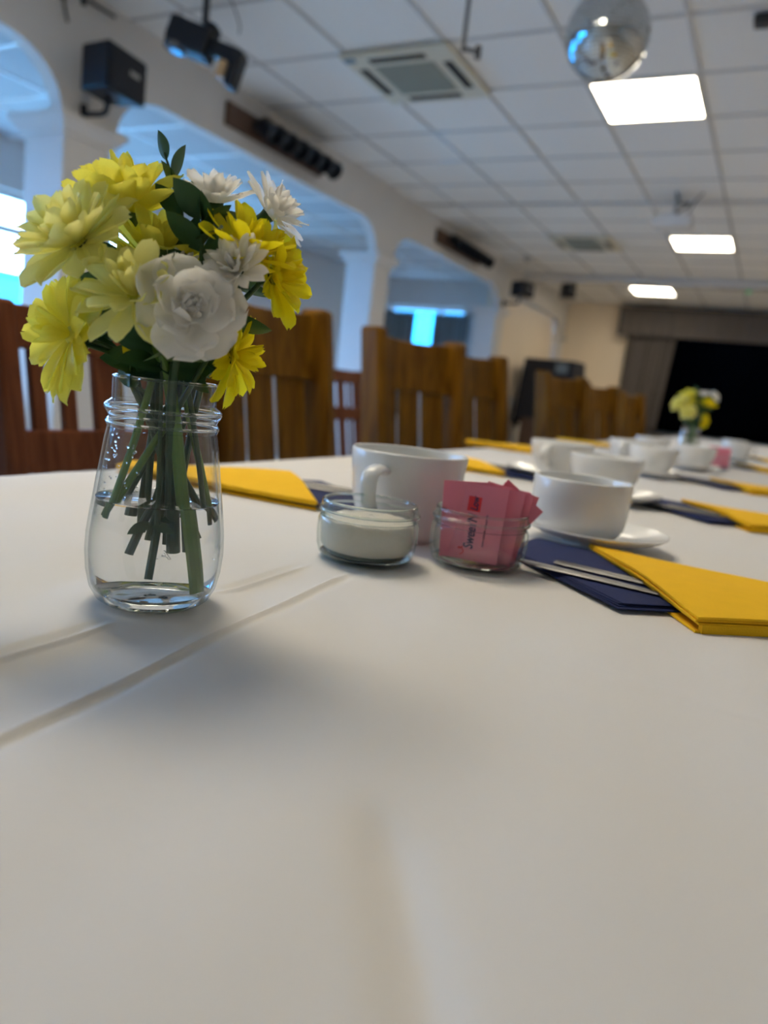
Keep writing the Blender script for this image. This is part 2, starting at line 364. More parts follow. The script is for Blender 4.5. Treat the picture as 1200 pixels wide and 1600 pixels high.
# ------------------------------------------------------------------ ceiling fittings
def ceiling_light(x0, y0, label, w=.571, h=.591, z=CZ):
    t = thing('ceiling_light', label, 'ceiling light', (x0 + .2975, y0 + .3075, z), 0, 'square ceiling light panels')
    f = MB(); a, b = w / 2, h / 2; e = .014
    f.box(-a, a, -b, -b + e, -.006, .03).box(-a, a, b - e, b, -.006, .03).box(-a, -a + e, -b + e, b - e, -.006, .03).box(a - e, a, -b + e, b - e, -.006, .03)
    f.build('frame', 'ac_plastic', t)
    MB().box(-a + e, a - e, -b + e, b - e, -.003, .012).build('diffuser', 'diffuser_glow', t)
ceiling_light(-1.25, 4.375, 'largest glowing square ceiling panel, just below the mirror ball')
ceiling_light(-1.25, 8.065, 'glowing ceiling panel partly behind the white projector')
ceiling_light(-2.16, 11.2, 'farthest glowing ceiling panel, before the grey stage curtains')
ceiling_light(-1.845, .685, 'glowing ceiling panel high above the chairs at the near end of the table')
ceiling_light(-1.25, .685, 'glowing ceiling panel high above the near end of the long table')
for yy, lab in ((4.375, 'added unseen fill panel on the right side of the hall, nearest'), (8.065, 'added unseen fill panel on the right side of the hall, middle'), (11.14, 'added unseen fill panel on the right side of the hall, before the stage')): ceiling_light(1.725, yy, lab)  # unseen panels added on the right to raise the hall's ambient light
def air_con(x0, y0, label):
    t = thing('air_conditioner', label, 'air conditioner', (x0 + .2975, y0 + .3075, CZ), 0, 'ceiling cassette air conditioners')
    MB().box(-.33, .33, -.335, .335, -.030, -.004).build('cover', 'ac_plastic', t, bevel=.01)
    g = MB().box(-.185, .185, -.19, .19, -.034, -.028).build('grille', 'ac_grille', t, bevel=.003)
    s = MB()
    for k in range(14): s.box(-.18, .18, -.18 + k * .0265, -.172 + k * .0265, -.037, -.0335)
    s.build('grille_bars', 'ac_grille', g)
    for a in range(4):
        m = Matrix.Rotation(a * PI / 2, 4, 'Z')
        MB().box(-.17, .17, -.285, -.235, -.0335, -.029, m).build('vent_slot', 'slot_dark', t)
        MB().box(-.165, .165, -.262, -.258, -.036, -.033, m).build('vent_flap', 'dark_metal', t)
    MB().box(-.315, -.245, -.31, -.265, -.033, -.029).build('badge', 'blue_print', t)
    MB().lathe([(0, -.006), (.012, -.005), (.015, 0)], 14).build('sensor_lamp', 'white_paint', t, True, loc=(-.25, .29, -.030))
    MB().lathe([(0, -.006), (.012, -.005), (.015, 0)], 14).build('sensor_lamp', 'white_paint', t, True, loc=(-.16, .315, -.030))
air_con(-2.44, 3.76, 'nearer square cream air conditioner in the ceiling beside the hanging rod')
air_con(-2.44, 8.065, 'farther square cream air conditioner in the ceiling beyond the batten')
# mirror ball
t = thing('mirror_ball', 'silver mirror ball hanging in front of the largest light panel', 'mirror ball', (-.868, 3.25, 2.385))
mb = MB(); rows, rr = 34, .168
ring = []
for i in range(rows):
    th0, th1 = PI * i / rows, PI * (i + 1) / rows; thc = (th0 + th1) / 2
    n = max(4, int(2 * PI * math.sin(thc) / (PI / rows)))
    for k in range(n):
        a0, a1 = 2 * PI * (k + .04) / n, 2 * PI * (k + .96) / n; d = (th1 - th0) * .04
        P = lambda th, a: (rr * math.sin(th) * math.cos(a), rr * math.sin(th) * math.sin(a), rr * math.cos(th))
        mb.add([P(th0 + d, a0), P(th1 - d, a0), P(th1 - d, a1), P(th0 + d, a1)], [(0, 1, 2, 3)])
tag(mb.build('mirror_facets', 'mirror_facet', t), kind='stuff')
MB().lathe([(.165 * math.sin(PI * k / 16), -.165 * math.cos(PI * k / 16)) for k in range(17)], 32).build('core', 'dark_metal', t, True)
MB().lathe([(0, .162), (.03, .162), (.03, .185), (.012, .19), (.012, .2), (0, .2)], 20).build('cap', 'dark_metal', t, True)
MB().tube([(0, 0, .195), (0, 0, .292)], .006, 8).build('hanging_rod', 'steel', t)
# hanging rod with a hook
t = thing('ceiling_rod', 'thin grey rod hanging from the ceiling with a hooked clamp at its end', 'rod', (-1.20, 2.60, CZ))
MB().tube([(0, 0, 0), (0, 0, -.585)], .008, 10).build('rod', 'dark_metal', t)
MB().lathe([(0, -.005), (.04, -.005), (.045, .003), (0, .003)], 20).build('ceiling_rose', 'grey_plastic', t, True)
MB().tube([(0, 0, -.575), (.05, .02, -.585)], .007, 8).tube([(.05, .02, -.565), (.05, .02, -.605)], .012, 8).build('clamp', 'dark_metal', t)
# scanning stage light hung under the ceiling
t = thing('stage_light', 'black scanning stage light with tilted mirror arm hung from the ceiling', 'stage light', (-2.76, 2.99, CZ), R(22))
MB().box(-.012, .012, -.02, .02, -.16, 0).box(-.07, .07, -.02, .02, -.012, 0).build('bracket', 'dark_metal', t, bevel=.003)
tl = Matrix.Translation((0, 0, -.25)) @ Matrix.Rotation(R(16), 4, 'Y')
MB().box(-.17, .045, -.075, .075, -.065, .065, tl).box(-.01, .05, -.05, .05, .05, .10, tl).build('body', 'black_plastic', t, bevel=.018)
MB().lathe([(0, 0), (.05, 0), (.055, .01), (.055, .03)], 20, tl @ Matrix.Translation((-.12, -.03, -.085))).build('lens', 'lens', t, True)
MB().box(.04, .20, -.045, .045, -.035, .035, tl).box(.165, .215, -.05, .05, -.14, .03, tl).build('mirror_arm', 'black_plastic', t, bevel=.01)
MB().box(.11, .15, -.04, .04, -.115, -.038, tl).build('mirror_plate', 'tan_plate', t, bevel=.003)
MB().tube(spline([(-.05, 0, -.17), (-.15, .02, -.12), (-.2, .02, -.19), (-.17, 0, -.24)], 6), .006, 6).build('cable', 'cable_black', t)
MB().tube(spline([(.17, 0, -.19), (.16, .02, -.13), (.1, 0, -.02), (.02, 0, -.01)], 6), .003, 6).build('cable', 'cable_black', t)
# bars of spotlights on the arcade
def spot_bar(y0, y1, label):
    t = thing('spotlight_bar', label, 'spotlights', (AX, (y0 + y1) / 2, 2.49), 0, 'spotlight bars on the arcade')
    h = (y1 - y0) / 2
    MB().box(.002, .035, -h, h, -.07, .07).build('board', 'brown_board', t, bevel=.004)
    for k in range(6):
        y = -h + .30 + k * (2 * h - .36) / 5
        q = Matrix.Translation((.13, y, -.01)) @ Vector((.82, -.25, -.55)).to_track_quat('Z', 'Y').to_matrix().to_4x4()
        lam = MB().lathe([(0, -.09), (.045, -.09), (.055, -.07), (.058, .06), (.066, .075), (.066, .09), (.058, .09), (.05, .03), (0, .03)], 18, q).build('spotlight', 'black_plastic', t, True)
        MB().lathe([(0, .036), (.049, .034)], 16, q).build('lens', 'lens', lam, True)
        MB().box(.03, .10, y - .05, y + .05, -.015, .04).build('yoke', 'dark_metal', lam, bevel=.004)
spot_bar(3.94, 5.06, 'nearer dark bar of spotlights along the arch above the flowers')
spot_bar(7.30, 8.54, 'farther dark bar of spotlights over the distant arch')
# loudspeakers
def speaker(loc, rz, label, w=.30, d=.20, h=.25, hang='wall', mx=-.14):
    t = thing('loudspeaker', label, 'loudspeaker', loc, rz, 'black loudspeakers')
    MB().prism([(-d / 2, -w / 2 * .72), (d / 2, -w / 2), (d / 2, w / 2), (-d / 2, w / 2 * .72)], -h / 2, h / 2).build('cabinet', 'black_plastic', t, bevel=.012)
    g = MB().box(d / 2 + .0005, d / 2 + .010, -w / 2 + .015, w / 2 - .015, -h / 2 + .015, h / 2 - .015).build('grille', 'black_grille', t, bevel=.004)
    MB().box(d / 2 + .010, d / 2 + .013, .005, .075, .0, .022).build('badge', 'grey_plastic', g)
    if hang == 'wall':
        MB().tube(spline([(-.02, 0, -h / 2 + .01), (-.02, 0, -h / 2 - .05), (-.05, 0, -h / 2 - .075), (mx, -.0, -h / 2 - .075)], 6), .014, 8).tube([(mx + .004, 0, -h / 2 - .03), (mx + .004, 0, -h / 2 - .12)], .018, 8).build('bracket', 'black_plastic', t, True)
    else:
        MB().box(-.015, .015, -.02, .02, h / 2 - .002, CZ - loc[2]).build('bracket', 'black_plastic', t)
speaker((-3.245, 2.87, 2.275), R(8), 'large black loudspeaker on the pier beside the stage light', w=.29, h=.215, mx=-.168)
speaker((-3.14, 9.45, 2.305), R(-20), 'black loudspeaker on the far arcade pier, left of two', .28, .2, .19, mx=-.27)
speaker((-2.94, 10.9, 2.53), R(-50), 'small black loudspeaker hung from the far ceiling, right of two', .20, .18, .2, hang='ceiling')
# projector
t = thing('projector', 'white projector hung in front of a glowing ceiling panel', 'projector', (-1.0, 6.62, CZ))
MB().box(-.15, .15, -.12, .12, -.26, -.17).build('body', 'white_paint', t, bevel=.012)
MB().tube([(0, 0, -.002), (0, 0, -.172)], .016, 10).build('mount_pole', 'grey_plastic', t)
MB().lathe([(0, 0), (.035, .0), (.03, .03), (0, .03)], 20, Matrix.Translation((.07, .12, -.215)) @ Matrix.Rotation(R(-90), 4, 'X')).build('lens', 'lens', t, True)
MB().tube(spline([(.02, -.1, -.17), (.10, -.02, -.07), (.02, .0, -.06), (.0, -.1, -.005)], 8), .009, 6).build('cable', 'cable_black', t)
MB().tube(spline([(.10, -.05, -.17), (.14, -.03, -.06), (.2, -.1, -.012)], 8), .007, 6).build('cable', 'cable_black', t)
t = thing('smoke_detector', 'small round detector on the ceiling near the far loudspeakers', 'detector', (-3.05, 9.25, CZ - .004))
MB().lathe([(0, -.045), (.03, -.045), (.05, -.02), (.055, 0), (0, 0)], 20).build('base', 'grey_plastic', t, True); MB().lathe([(0, -.055), (.018, -.053), (.02, -.044)], 14).build('sensor', 'dark_metal', t, True)
t = thing('ceiling_sensor', 'small dark box on the ceiling at the top right edge', 'sensor', (-.355, 3.83, CZ - .004))
MB().box(-.03, .05, -.03, .04, -.04, 0).build('housing', 'dark_metal', t, bevel=.006); MB().lathe([(0, -.05), (.012, -.048), (.014, -.039)], 12).build('lens', 'lens', t, True)
t = thing('emergency_light', 'slim emergency light with a green lamp under the far ceiling', 'emergency light', (-.63, 10.85, CZ - .004))
MB().box(-.30, .12, -.04, .04, -.05, 0).build('housing', 'grey_plastic', t, bevel=.006); MB().lathe([(0, -.03), (.025, -.015), (.03, 0)], 14).build('lamp', 'green_led', t, True, loc=(.05, -.01, -.05))
t = thing('cable_hook', 'pair of dark cable hooks high on the near pier', 'hook', (AX, 2.80, 2.60))
MB().box(0.001, .02, -.10, -.08, -.03, .05).build('hook', 'dark_metal', t); MB().box(0.001, .02, .02, .04, .0, .05).build('hook', 'dark_metal', t)
MB().tube([(.02, .05, .03), (.02, .22, .03)], .008, 6).build('crossbar', 'dark_metal', t)
MB().tube(spline([(.012, -.09, -.02), (.016, -.085, -.06), (.012, -.06, -.12)], 6), .006, 6).build('cable', 'cable_black', t)

# ------------------------------------------------------------------ stage curtains, draped cabinet
def pleats(x0, x1, z0, z1, y, n, amp, m, name, parent=None, tie=0.0, taper=0.0):
    W = n * 10; H = 14; v = []; f = []
    for j in range(H + 1):
        tz = j / H
        for i in range(W + 1):
            u = i / W; x = x0 + (x1 - x0) * u - taper * u * (1 - tz) ** 1.0
            a = amp * (.7 + .3 * math.sin(u * 17)) * math.sin(2 * PI * n * u + .5 * math.sin(u * 9))
            v.append((x, y + a, z0 + (z1 - z0) * tz))
    for j in range(H):
        for i in range(W):
            a = j * (W + 1) + i; f.append((a, a + 1, a + W + 2, a + W + 1))
    o = MB().add(v, f).build(name, m, parent, True)
    md = o.modifiers.new('thick', 'SOLIDIFY'); md.thickness = .006
    return o
t = thing('stage_curtain', 'long grey pleated stage curtain drawn to the left of the black opening', 'curtain', (0, 0, 0))
pleats(-2.36, -1.60, .64, 2.20, YB - .14, 9, .035, 'grey_velvet', 'curtain', t, taper=.10)
t = thing('pelmet', 'gathered grey pelmet across the top of the stage opening', 'pelmet', (0, 0, 0))
pleats(-2.52, 3.0, 2.16, 2.585, YB - .24, 40, .022, 'grey_velvet', 'valance', t)
MB().box(-2.52, 3.0, YB - .27, YB - .001, 2.585, 2.61).build('pelmet_board', 'grey_velvet', t)
tag(pleats(-2.5, 3.2, .63, 3.1, YB + 2.9, 40, .05, 'black_drape', 'stage_backdrop'), 'black backdrop curtain at the back of the dark stage', 'curtain')
t = thing('covered_cabinet', 'tall cabinet under a black cover against the cream wall', 'cabinet', (-2.99, 11.0, 0), R(-6))
MB().box(-.33, .33, -.22, .22, .02, 1.52).build('cabinet', 'brown_board', t, bevel=.01)
cv = MB(); W = 64; H = 10; v = []; f = []
for j in range(H + 1):
    zz = 1.545 - .95 * (j / H)
    for i in range(W):
        a = 2 * PI * i / W; sq = 1 / max(abs(math.cos(a)), abs(math.sin(a)))
        k = 1 + .015 + (j / H) * (.10 + .05 * math.sin(a * 9)); v.append((.37 * math.cos(a) * sq * (k + .12 * (j / H)), .235 * math.sin(a) * sq * k, zz + (.09 * math.sin(a * 3 + 1) * (j / H))))
for j in range(H):
    for i in range(W): f.append((j * W + i, j * W + (i + 1) % W, (j + 1) * W + (i + 1) % W, (j + 1) * W + i))
f.append(tuple(range(W)))
cv.add(v, f).build('cover', 'black_cloth', t, True)
MB().box(.12, .30, -.262, -.2445, 1.36, 1.50).build('flap', 'blue_grey_curtain', t, bevel=.004)
# end window curtains
t = thing('aisle_curtain', 'blue-grey curtain left of the bright gap in the far window', 'curtain', (0, 0, 0), 0, 'curtains at the far window')
pleats(-5.42, -4.80, .5, 1.985, 9.88, 7, .02, 'blue_grey_curtain', 'curtain', t)
t = thing('aisle_curtain', 'blue-grey curtain right of the bright gap in the far window', 'curtain', (0, 0, 0), 0, 'curtains at the far window')
pleats(-4.52, -3.98, .5, 1.985, 9.88, 7, .02, 'blue_grey_curtain', 'curtain', t)
t = thing('curtain_rail', 'thin rail carrying the blue-grey curtains of the far window', 'rail', (0, 0, 0))
MB().tube([(-5.5, 9.88, 1.995), (-3.9, 9.88, 1.995)], .008, 8).build('rail', 'grey_plastic', t)
MB().box(-5.45, -5.42, 9.88, 9.95, 1.98, 2.01).build('rail_bracket', 'grey_plastic', t); MB().box(-3.98, -3.95, 9.88, 9.95, 1.98, 2.01).build('rail_bracket', 'grey_plastic', t)

# ------------------------------------------------------------------ tables
TZ = .75; XL, XE = -.715, .19; Y0, Y1 = -.45, 7.3
t = thing('dining_table', 'long dining table hidden under the white tablecloth', 'table', (0, 0, 0))
MB().box(XL + .006, XE - .006, Y0 + .006, Y1 - .006, .715, TZ - .012).build('tabletop', 'honey_wood', t, bevel=.004)
for x in (XL + .08, XE - .08):
    for y in (Y0 + .1, 1.66, 3.0, 5.2, Y1 - .1): MB().box(x - .025, x + .025, y - .025, y + .025, 0.001, .716).build('leg', 'honey_wood', t, bevel=.004)
def cloth_height(x, y):
    z = 0.0
    def ridge(d, w, h): return h * math.exp(-(d / w) ** 2)
    fade = 1 / (1 + math.exp((y - .62) * 14))
    da = x + .2935; z += (ridge(da, .0019, .0020) - ridge(da + .006, .004, .0014)) * max(fade, .25)
    db = x + .229 + .104 * (y - .166) ; z += (ridge(db, .0018, .0022) - ridge(db - .005, .004, .0012)) * fade
    z += -.0016 * (1 / (1 + math.exp(-(x + .2935) * 400)) - 1 / (1 + math.exp(-db * 400))) * fade
    dc = y - .393 + .06 * (x + .01); z += ridge(dc, .0026, .0011) / (1 + math.exp(-(x + .06) * 60))
    z += .0024 * math.sin(7 * x + 3.1 * y + .6) * math.sin(5.3 * y - 2 * x) + .0009 * math.sin(23 * x - 9 * y) * math.sin(13 * y + 4 * x + 1)
    z += .0010 * math.sin(41 * x + 30 * y + 2) * math.sin(26 * x - 17 * y)
    fx = x - (-.0869 - .704 * (y - .1993)); z -= .0040 * math.exp(-(fx / .010) ** 2) / (1 + math.exp(min(50, (y - .205) * 220)))
    return z
def frange(a, b, s):
    n = max(1, round((b - a) / s)); return [a + (b - a) * i / n for i in range(n)]
xs = frange(XL, -.45, .02) + frange(-.45, -.33, .004) + frange(-.33, -.2, .0014) + frange(-.2, .1, .004) + frange(.1, XE, .02) + [XE]
ys = frange(Y0, .02, .03) + frange(.02, .75, .0036) + frange(.75, 1.5, .02) + frange(1.5, Y1, .12) + [Y1]
FLATS = [(-.306, .319, .05), (-.2775, .520, .06), (-.205, .584, .06), (-.303, .632, .07), (-.15, .80, .10), (-.10, .64, .12), (-.5, .73, .12)]
def cz(x, y):
    k = 1.0
    for fx, fy, fr in FLATS:
        d = math.hypot(x - fx, y - fy); k = min(k, max(.0, min(1, (d - fr * .8) / (fr * .5))))
    if y > .72: k = min(k, max(0, 1 - (y - .72) / .15))
    return TZ - .0002 + cloth_height(x, y) * k
drop = [(.006, -.004), (.012, -.015), (.014, -.04), (.016, -.10), (.02, -.17), (.022, -.21), (.024, -.25)]
nx, ny = len(xs), len(ys); v = []; f = []
cols = []
for k in range(len(drop) - 1, -1, -1): cols.append(('L', k))
cols += [('T', i) for i in range(nx)] + [('R', k) for k in range(len(drop))]
for y in ys:
    for c, k in cols:
        wv = .010 * math.sin(y * 9) + .006 * math.sin(y * 23 + 1)
        if c == 'T': v.append((xs[k], y, cz(xs[k], y)))
        elif c == 'L': v.append((XL - drop[k][0] - (wv + .014) * max(0, (k - 1)) / 5, y, TZ + drop[k][1]))
        else: v.append((XE + drop[k][0] + (wv + .014) * max(0, (k - 1)) / 5, y, TZ + drop[k][1]))
nc = len(cols)
for j in range(ny - 1):
    for i in range(nc - 1): a = j * nc + i; f.append((a, a + 1, a + nc + 1, a + nc))
me = bpy.data.meshes.new('tablecloth'); me.from_pydata(v, [], f); me.polygons.foreach_set('use_smooth', [True] * len(f)); me.materials.append(M('white_cotton'))
tag(put('tablecloth', me), 'creased white tablecloth running the length of the long table', 'tablecloth')
# two further clothed tables in the aisle beyond the arcade
def side_table(x0, x1, y0, y1, lt, lc):
    t = thing('side_table', lt, 'table', ((x0 + x1) / 2, (y0 + y1) / 2, 0)); a, b = (x1 - x0) / 2, (y1 - y0) / 2
    MB().box(-a, a, -b, b, .71, .745).build('tabletop', 'shaded_mahogany', t)
    for sx in (-1, 1):
        for sy in (-1, 1): MB().box(sx * (a - .06) - .025, sx * (a - .06) + .025, sy * (b - .06) - .025, sy * (b - .06) + .025, .001, .71).build('leg', 'shaded_mahogany', t)
    n = 90; per = []
    for k in range(n):
        s = k / n * 4; e = int(s); u = s - e
        per.append([(-a + 2 * a * u, -b), (a, -b + 2 * b * u), (a - 2 * a * u, b), (-a, b - 2 * b * u)][e])
    v = []; f = []
    for zz, g in ((.7475, 0.0), (.746, .006), (.70, .009), (.50, .03), (.22, .05)):
        for k, (x, y) in enumerate(per):
            w = 1 + (g + (g * .5 * math.sin(k * 1.3) if zz < .6 else 0)) / .5
            v.append((x * w, y * w, zz))
    for j in range(4):
        for k in range(n): f.append((j * n + k, j * n + (k + 1) % n, (j + 1) * n + (k + 1) % n, (j + 1) * n + k))
    f.append(tuple(range(n)))
    tag(MB().add(v, f).build('tablecloth', 'white_cotton', None, True, loc=((x0 + x1) / 2, (y0 + y1) / 2, 0)), lc, 'tablecloth')
side_table(-5.35, -4.05, 2.05, 2.85, 'aisle table at the far left below the bright window', 'white tablecloth on the aisle table at the far left')
side_table(-5.2, -3.95, 3.75, 4.55, 'aisle table seen between the slats of the dark chair', 'white tablecloth on the aisle table seen between the dark slats')
def tumbler(x, y, label, h=.12, r=.033):
    t = thing('drinking_glass', label, 'glass', (x, y, .7478))
    MB().lathe([(0, .001), (r * .8, .0), (r * .85, .004), (r, h), (r - .002, h), (r * .83, .008), (0, .006)], 20).build('bowl', 'jar_glass', t, True)
    MB().lathe([(0, .0065), (r * .81, .0085), (r * .9, h * .55), (0, h * .55)], 20).build('drink', 'window_glass', t, True)
tumbler(-4.16, 2.74, 'clear glass at the corner of the far left table', .15, .04); tumbler(-4.32, 2.62, 'shorter clear glass behind the corner glass on the far left table', .10, .038)

# ------------------------------------------------------------------ chairs
def chair_honey():
    t = thing('dining_chair', '', 'chair')
    # local: +X faces the table, origin on the floor under the seat, back at x=-0.24
    def post(sy):
        pts = [(-.17, sy * .18, .002), (-.175, sy * .18, .45), (-.19, sy * .185, .75), (-.235, sy * .19, 1.052)]
        m = MB(); v = []; f = []
        for (x, y, z), d in zip(pts, (.042, .05, .055, .05)):
            v += [(x - d, y - .021, z), (x + d * .5, y - .021, z), (x + d * .5, y + .021, z), (x - d, y + .021, z)]
        for i in range(3):
            for k in range(4): f.append((i * 4 + k, i * 4 + (k + 1) % 4, i * 4 + 4 + (k + 1) % 4, i * 4 + 4 + k))
        f += [(3, 2, 1, 0), (12, 13, 14, 15)]
        return m.add(v, f).build('back_post', 'honey_wood', t, bevel=.012, seg=3)
    post(-1); post(1)
    def bowed(name, z0, z1, th, y0=-.172, y1=.172, x0=0.0, n=10, bow=.035, topbow=.012):
        v = []; f = []
        for i in range(n + 1):
            u = i / n * 2 - 1; y = (y0 + y1) / 2 + u * (y1 - y0) / 2
            lean = lambda z: -.19 - (z - .75) * .158
            yy = y / .2; b = -bow * (1 - yy * yy)
            zt = z1 + topbow * (yy * yy - 1) * 1.0
            v += [(lean(z0) + b + x0, y, z0), (lean(zt) + b + x0, y, zt), (lean(zt) + b + x0 - th, y, zt), (lean(z0) + b + x0 - th, y, z0)]
        for i in range(n):
            for k in range(4): f.append((i * 4 + k, i * 4 + (k + 1) % 4, i * 4 + 4 + (k + 1) % 4, i * 4 + 4 + k))
        f += [(3, 2, 1, 0), tuple(n * 4 + k for k in range(4))]
        return MB().add(v, f).build(name, 'honey_wood', t, bevel=.005)
    bowed('crest_rail', .885, 1.042, .024)
    bowed('lower_rail', .50, .56, .022, topbow=0)
    for yc, w in ((-.105, .042), (0.0, .045), (.105, .042)):
        bowed('slat', .555, .89, .013, yc - w, yc + w, -.006, 3, topbow=0)
    MB().box(-.20, .21, -.20, .20, .43, .46).build('seat', 'honey_wood', t, bevel=.012)
    for sy in (-1, 1):
        MB().box(.15, .19, sy * .19 - .02, sy * .19 + .02, .002, .432).build('leg', 'honey_wood', t, bevel=.006)
        MB().box(-.16, .17, sy * .19 - .012, sy * .19 + .012, .17, .20).build('stretcher', 'honey_wood', t, bevel=.004)
    MB().box(.155, .185, -.18, .18, .37, .43).build('apron', 'honey_wood', t, bevel=.004)
    return t
def chair_slim():
    t = thing('dining_chair', '', 'chair'); W = 'shaded_mahogany'
    for sy in (-1, 1):
        v = []; f = []
        for (x, z), d in zip([(-.17, .002), (-.175, .45), (-.19, .72), (-.23, .955)], (.018, .02, .02, .017)):
            y = sy * .205; v += [(x - d, y - .019, z), (x + d, y - .019, z), (x + d, y + .019, z), (x - d, y + .019, z)]
        for i in range(3):
            for k in range(4): f.append((i * 4 + k, i * 4 + (k + 1) % 4, i * 4 + 4 + (k + 1) % 4, i * 4 + 4 + k))
        f += [(3, 2, 1, 0), (12, 13, 14, 15)]; MB().add(v, f).build('back_post', W, t, bevel=.007)
        MB().box(.15, .19, sy * .19 - .019, sy * .19 + .019, .002, .432).build('leg', W, t, bevel=.006)
        MB().box(-.16, .17, sy * .19 - .012, sy * .19 + .012, .17, .20).build('stretcher', W, t, bevel=.004)
    ln = lambda z: -.19 - (z - .72) * .17
    def rail(name, z0, z1, th, y0, y1):
        v = [(ln(z) + s * th, y, z) for y in (y0, y1) for z, s in ((z0, 1), (z1, 1), (z1, -1), (z0, -1))]
        return MB().add(v, [(3, 2, 1, 0), (4, 5, 6, 7), (0, 1, 5, 4), (1, 2, 6, 5), (2, 3, 7, 6), (3, 0, 4, 7)]).build(name, W, t, bevel=.004)
    rail('crest_rail', .885, .95, .013, -.19, .19); rail('lower_rail', .70, .765, .012, -.19, .19)
    for yc, w in ((-.148, .014), (-.088, .014), (0, .034), (.088, .014), (.148, .014)): rail('slat', .755, .89, .007, yc - w, yc + w); rail('slat', .50, .71, .007, yc - w, yc + w)
    rail('seat_rail', .46, .51, .012, -.19, .19); t.scale = (1, .93, 1)
    MB().box(-.20, .21, -.215, .215, .43, .46).build('seat', W, t, bevel=.012)
    return t
G = 'wooden chairs along the left of the long table'
h0 = chair_honey(); s0 = chair_slim()
def place(proto, first, x, y, rz, label, group):
    o = proto if first else copy_tree(proto); o.location = (x, y, 0); o.rotation_euler = (0, 0, R(rz)); tag(o, label, 'chair', group); return o
place(h0, True, -.76, 1.34, 0, 'honey wood chair directly behind the flower vase', G)
place(h0, False, -.74, 1.98, -14, 'tall honey wood chair behind the large cup, with a glinting top rail', G)
place(h0, False, -.74, 2.53, -6, 'honey wood chair just right of the one with the glinting top rail', G)
place(h0, False, -.74, 3.72, -15, 'honey wood chair in front of the black covered cabinet', G)
place(h0, False, -.74, 4.62, -15, 'second distant honey wood chair, beside the one before the covered cabinet', G)
place(h0, False, -.74, 5.8, -12, 'farthest honey wood chair, below the grey stage curtain', G)
place(s0, True, -.80, .915, 0, 'mahogany slatted chair with shade in its dark colour at the left edge, behind the low yellow flower', 'slim slatted chairs')
c = place(s0, False, -1.75, 3.27, 0, 'slim slatted chair standing back between the two tall honey chairs', 'slim slatted chairs')

# ------------------------------------------------------------------ crockery
def cup_profile(kind):
    if kind == 'straight': out = [(0, .003), (.034, .003), (.035, 0), (.038, 0), (.043, .003), (.048, .011), (.0502, .022), (.051, .040), (.0512, .0585)]
    elif kind == 'bowl': out = [(0, .003), (.027, .003), (.028, 0), (.031, 0), (.036, .005), (.044, .015), (.0505, .030), (.0545, .046), (.057, .062)]
    else: out = [(0, .003), (.029, .003), (.030, 0), (.033, 0), (.040, .006), (.046, .018), (.0505, .038), (.0535, .060), (.0555, .081)]
    inn = [(r - .0035, z + (.0035 if z < .02 else 0)) for r, z in out[4:]]
    top = out[-1]
    return out + [(top[0] - .0007, top[1] + .0013), (top[0] - .0018, top[1] + .0018), (top[0] - .003, top[1] + .0012)] + inn[::-1] + [(0.0, .0075)]
def cup(kind, x, y, z, label, handle_deg, group='white cups', s=1.0):
    t = thing('coffee_cup', label, 'cup', (x, y, z), R(handle_deg), group)
    MB().lathe(cup_profile(kind), 56).build('bowl', 'porcelain', t, True)
    if kind == 'big': pts = [(.0525, 0, .066), (.066, 0, .0685), (.077, 0, .064), (.080, 0, .052), (.076, 0, .038), (.064, 0, .027), (.0475, 0, .023)]
    elif kind == 'bowl': pts = [(.0545, 0, .052), (.067, 0, .055), (.076, 0, .049), (.076, 0, .038), (.067, 0, .027), (.050, 0, .023)]
    else: pts = [(.050, 0, .050), (.062, 0, .052), (.071, 0, .046), (.072, 0, .034), (.064, 0, .022), (.048, 0, .016)]
    MB().tube(spline(pts, 5), .0042, 12, side=(0, 1, 0), ratio=2.0).build('handle', 'porcelain', t, True)
    t.scale = (s, s, s); return t
def saucer(x, y, label, r=.074):
    t = thing('saucer', label, 'saucer', (x, y, TZ + .0002), 0, 'white saucers'); k = r / .074
    p = [(0, .004), (.026, .004), (.028, 0), (.031, 0), (.034, .004), (.052, .008), (.068, .014), (.0735, .0175), (.0740, .0190), (.0728, .0195), (.066, .0172), (.050, .0115), (.036, .0078), (.031, .0085), (.029, .0075), (0, .0075)]
    MB().lathe([(a * k, b) for a, b in p], 64).build('dish', 'porcelain', t, True)
cup('big', -.2985, .6365, TZ + .0003, 'large white cup with its handle forward, behind the sugar jar', -89, s=1.0)
saucer(-.147, .795, 'nearest white saucer, under the straight-sided cup', .075); cup('straight', -.166, .79, TZ + .0085, 'straight-sided white cup on the nearest saucer', 100)
saucer(-.205, 1.215, 'white saucer just behind the straight-sided cup', .074); cup('bowl', -.222, 1.205, TZ + .0085, 'tapered white cup right behind the straight-sided cup', 95)
saucer(-.375, 1.42, 'white saucer on the left, beside the second yellow napkin', .076); cup('bowl', -.345, 1.41, TZ + .0085, 'tapered white cup with its handle forward, behind the packets jar', -99, s=1.05)
saucer(-.235, 1.85, 'third saucer of the right row, under a tapered cup', .074); cup('bowl', -.236, 1.85, TZ + .0085, 'tapered white cup, third along the right row', 120)
saucer(-.335, 2.12, 'saucer under the bluish-lit cup with a visible handle', .074); cup('bowl', -.335, 2.12, TZ + .0085, 'bluish-lit white cup with its handle showing, left of the third cup', -98)
saucer(-.36, 2.72, 'distant saucer on the left beyond the bluish-lit cup', .074); cup('bowl', -.355, 2.70, TZ + .0085, 'distant white cup half hidden behind the third cup', 60)
saucer(-.185, 2.35, 'saucer left of the distant pink packets', .074); cup('bowl', -.185, 2.35, TZ + .0085, 'white cup just left of the distant pink packets', 150)
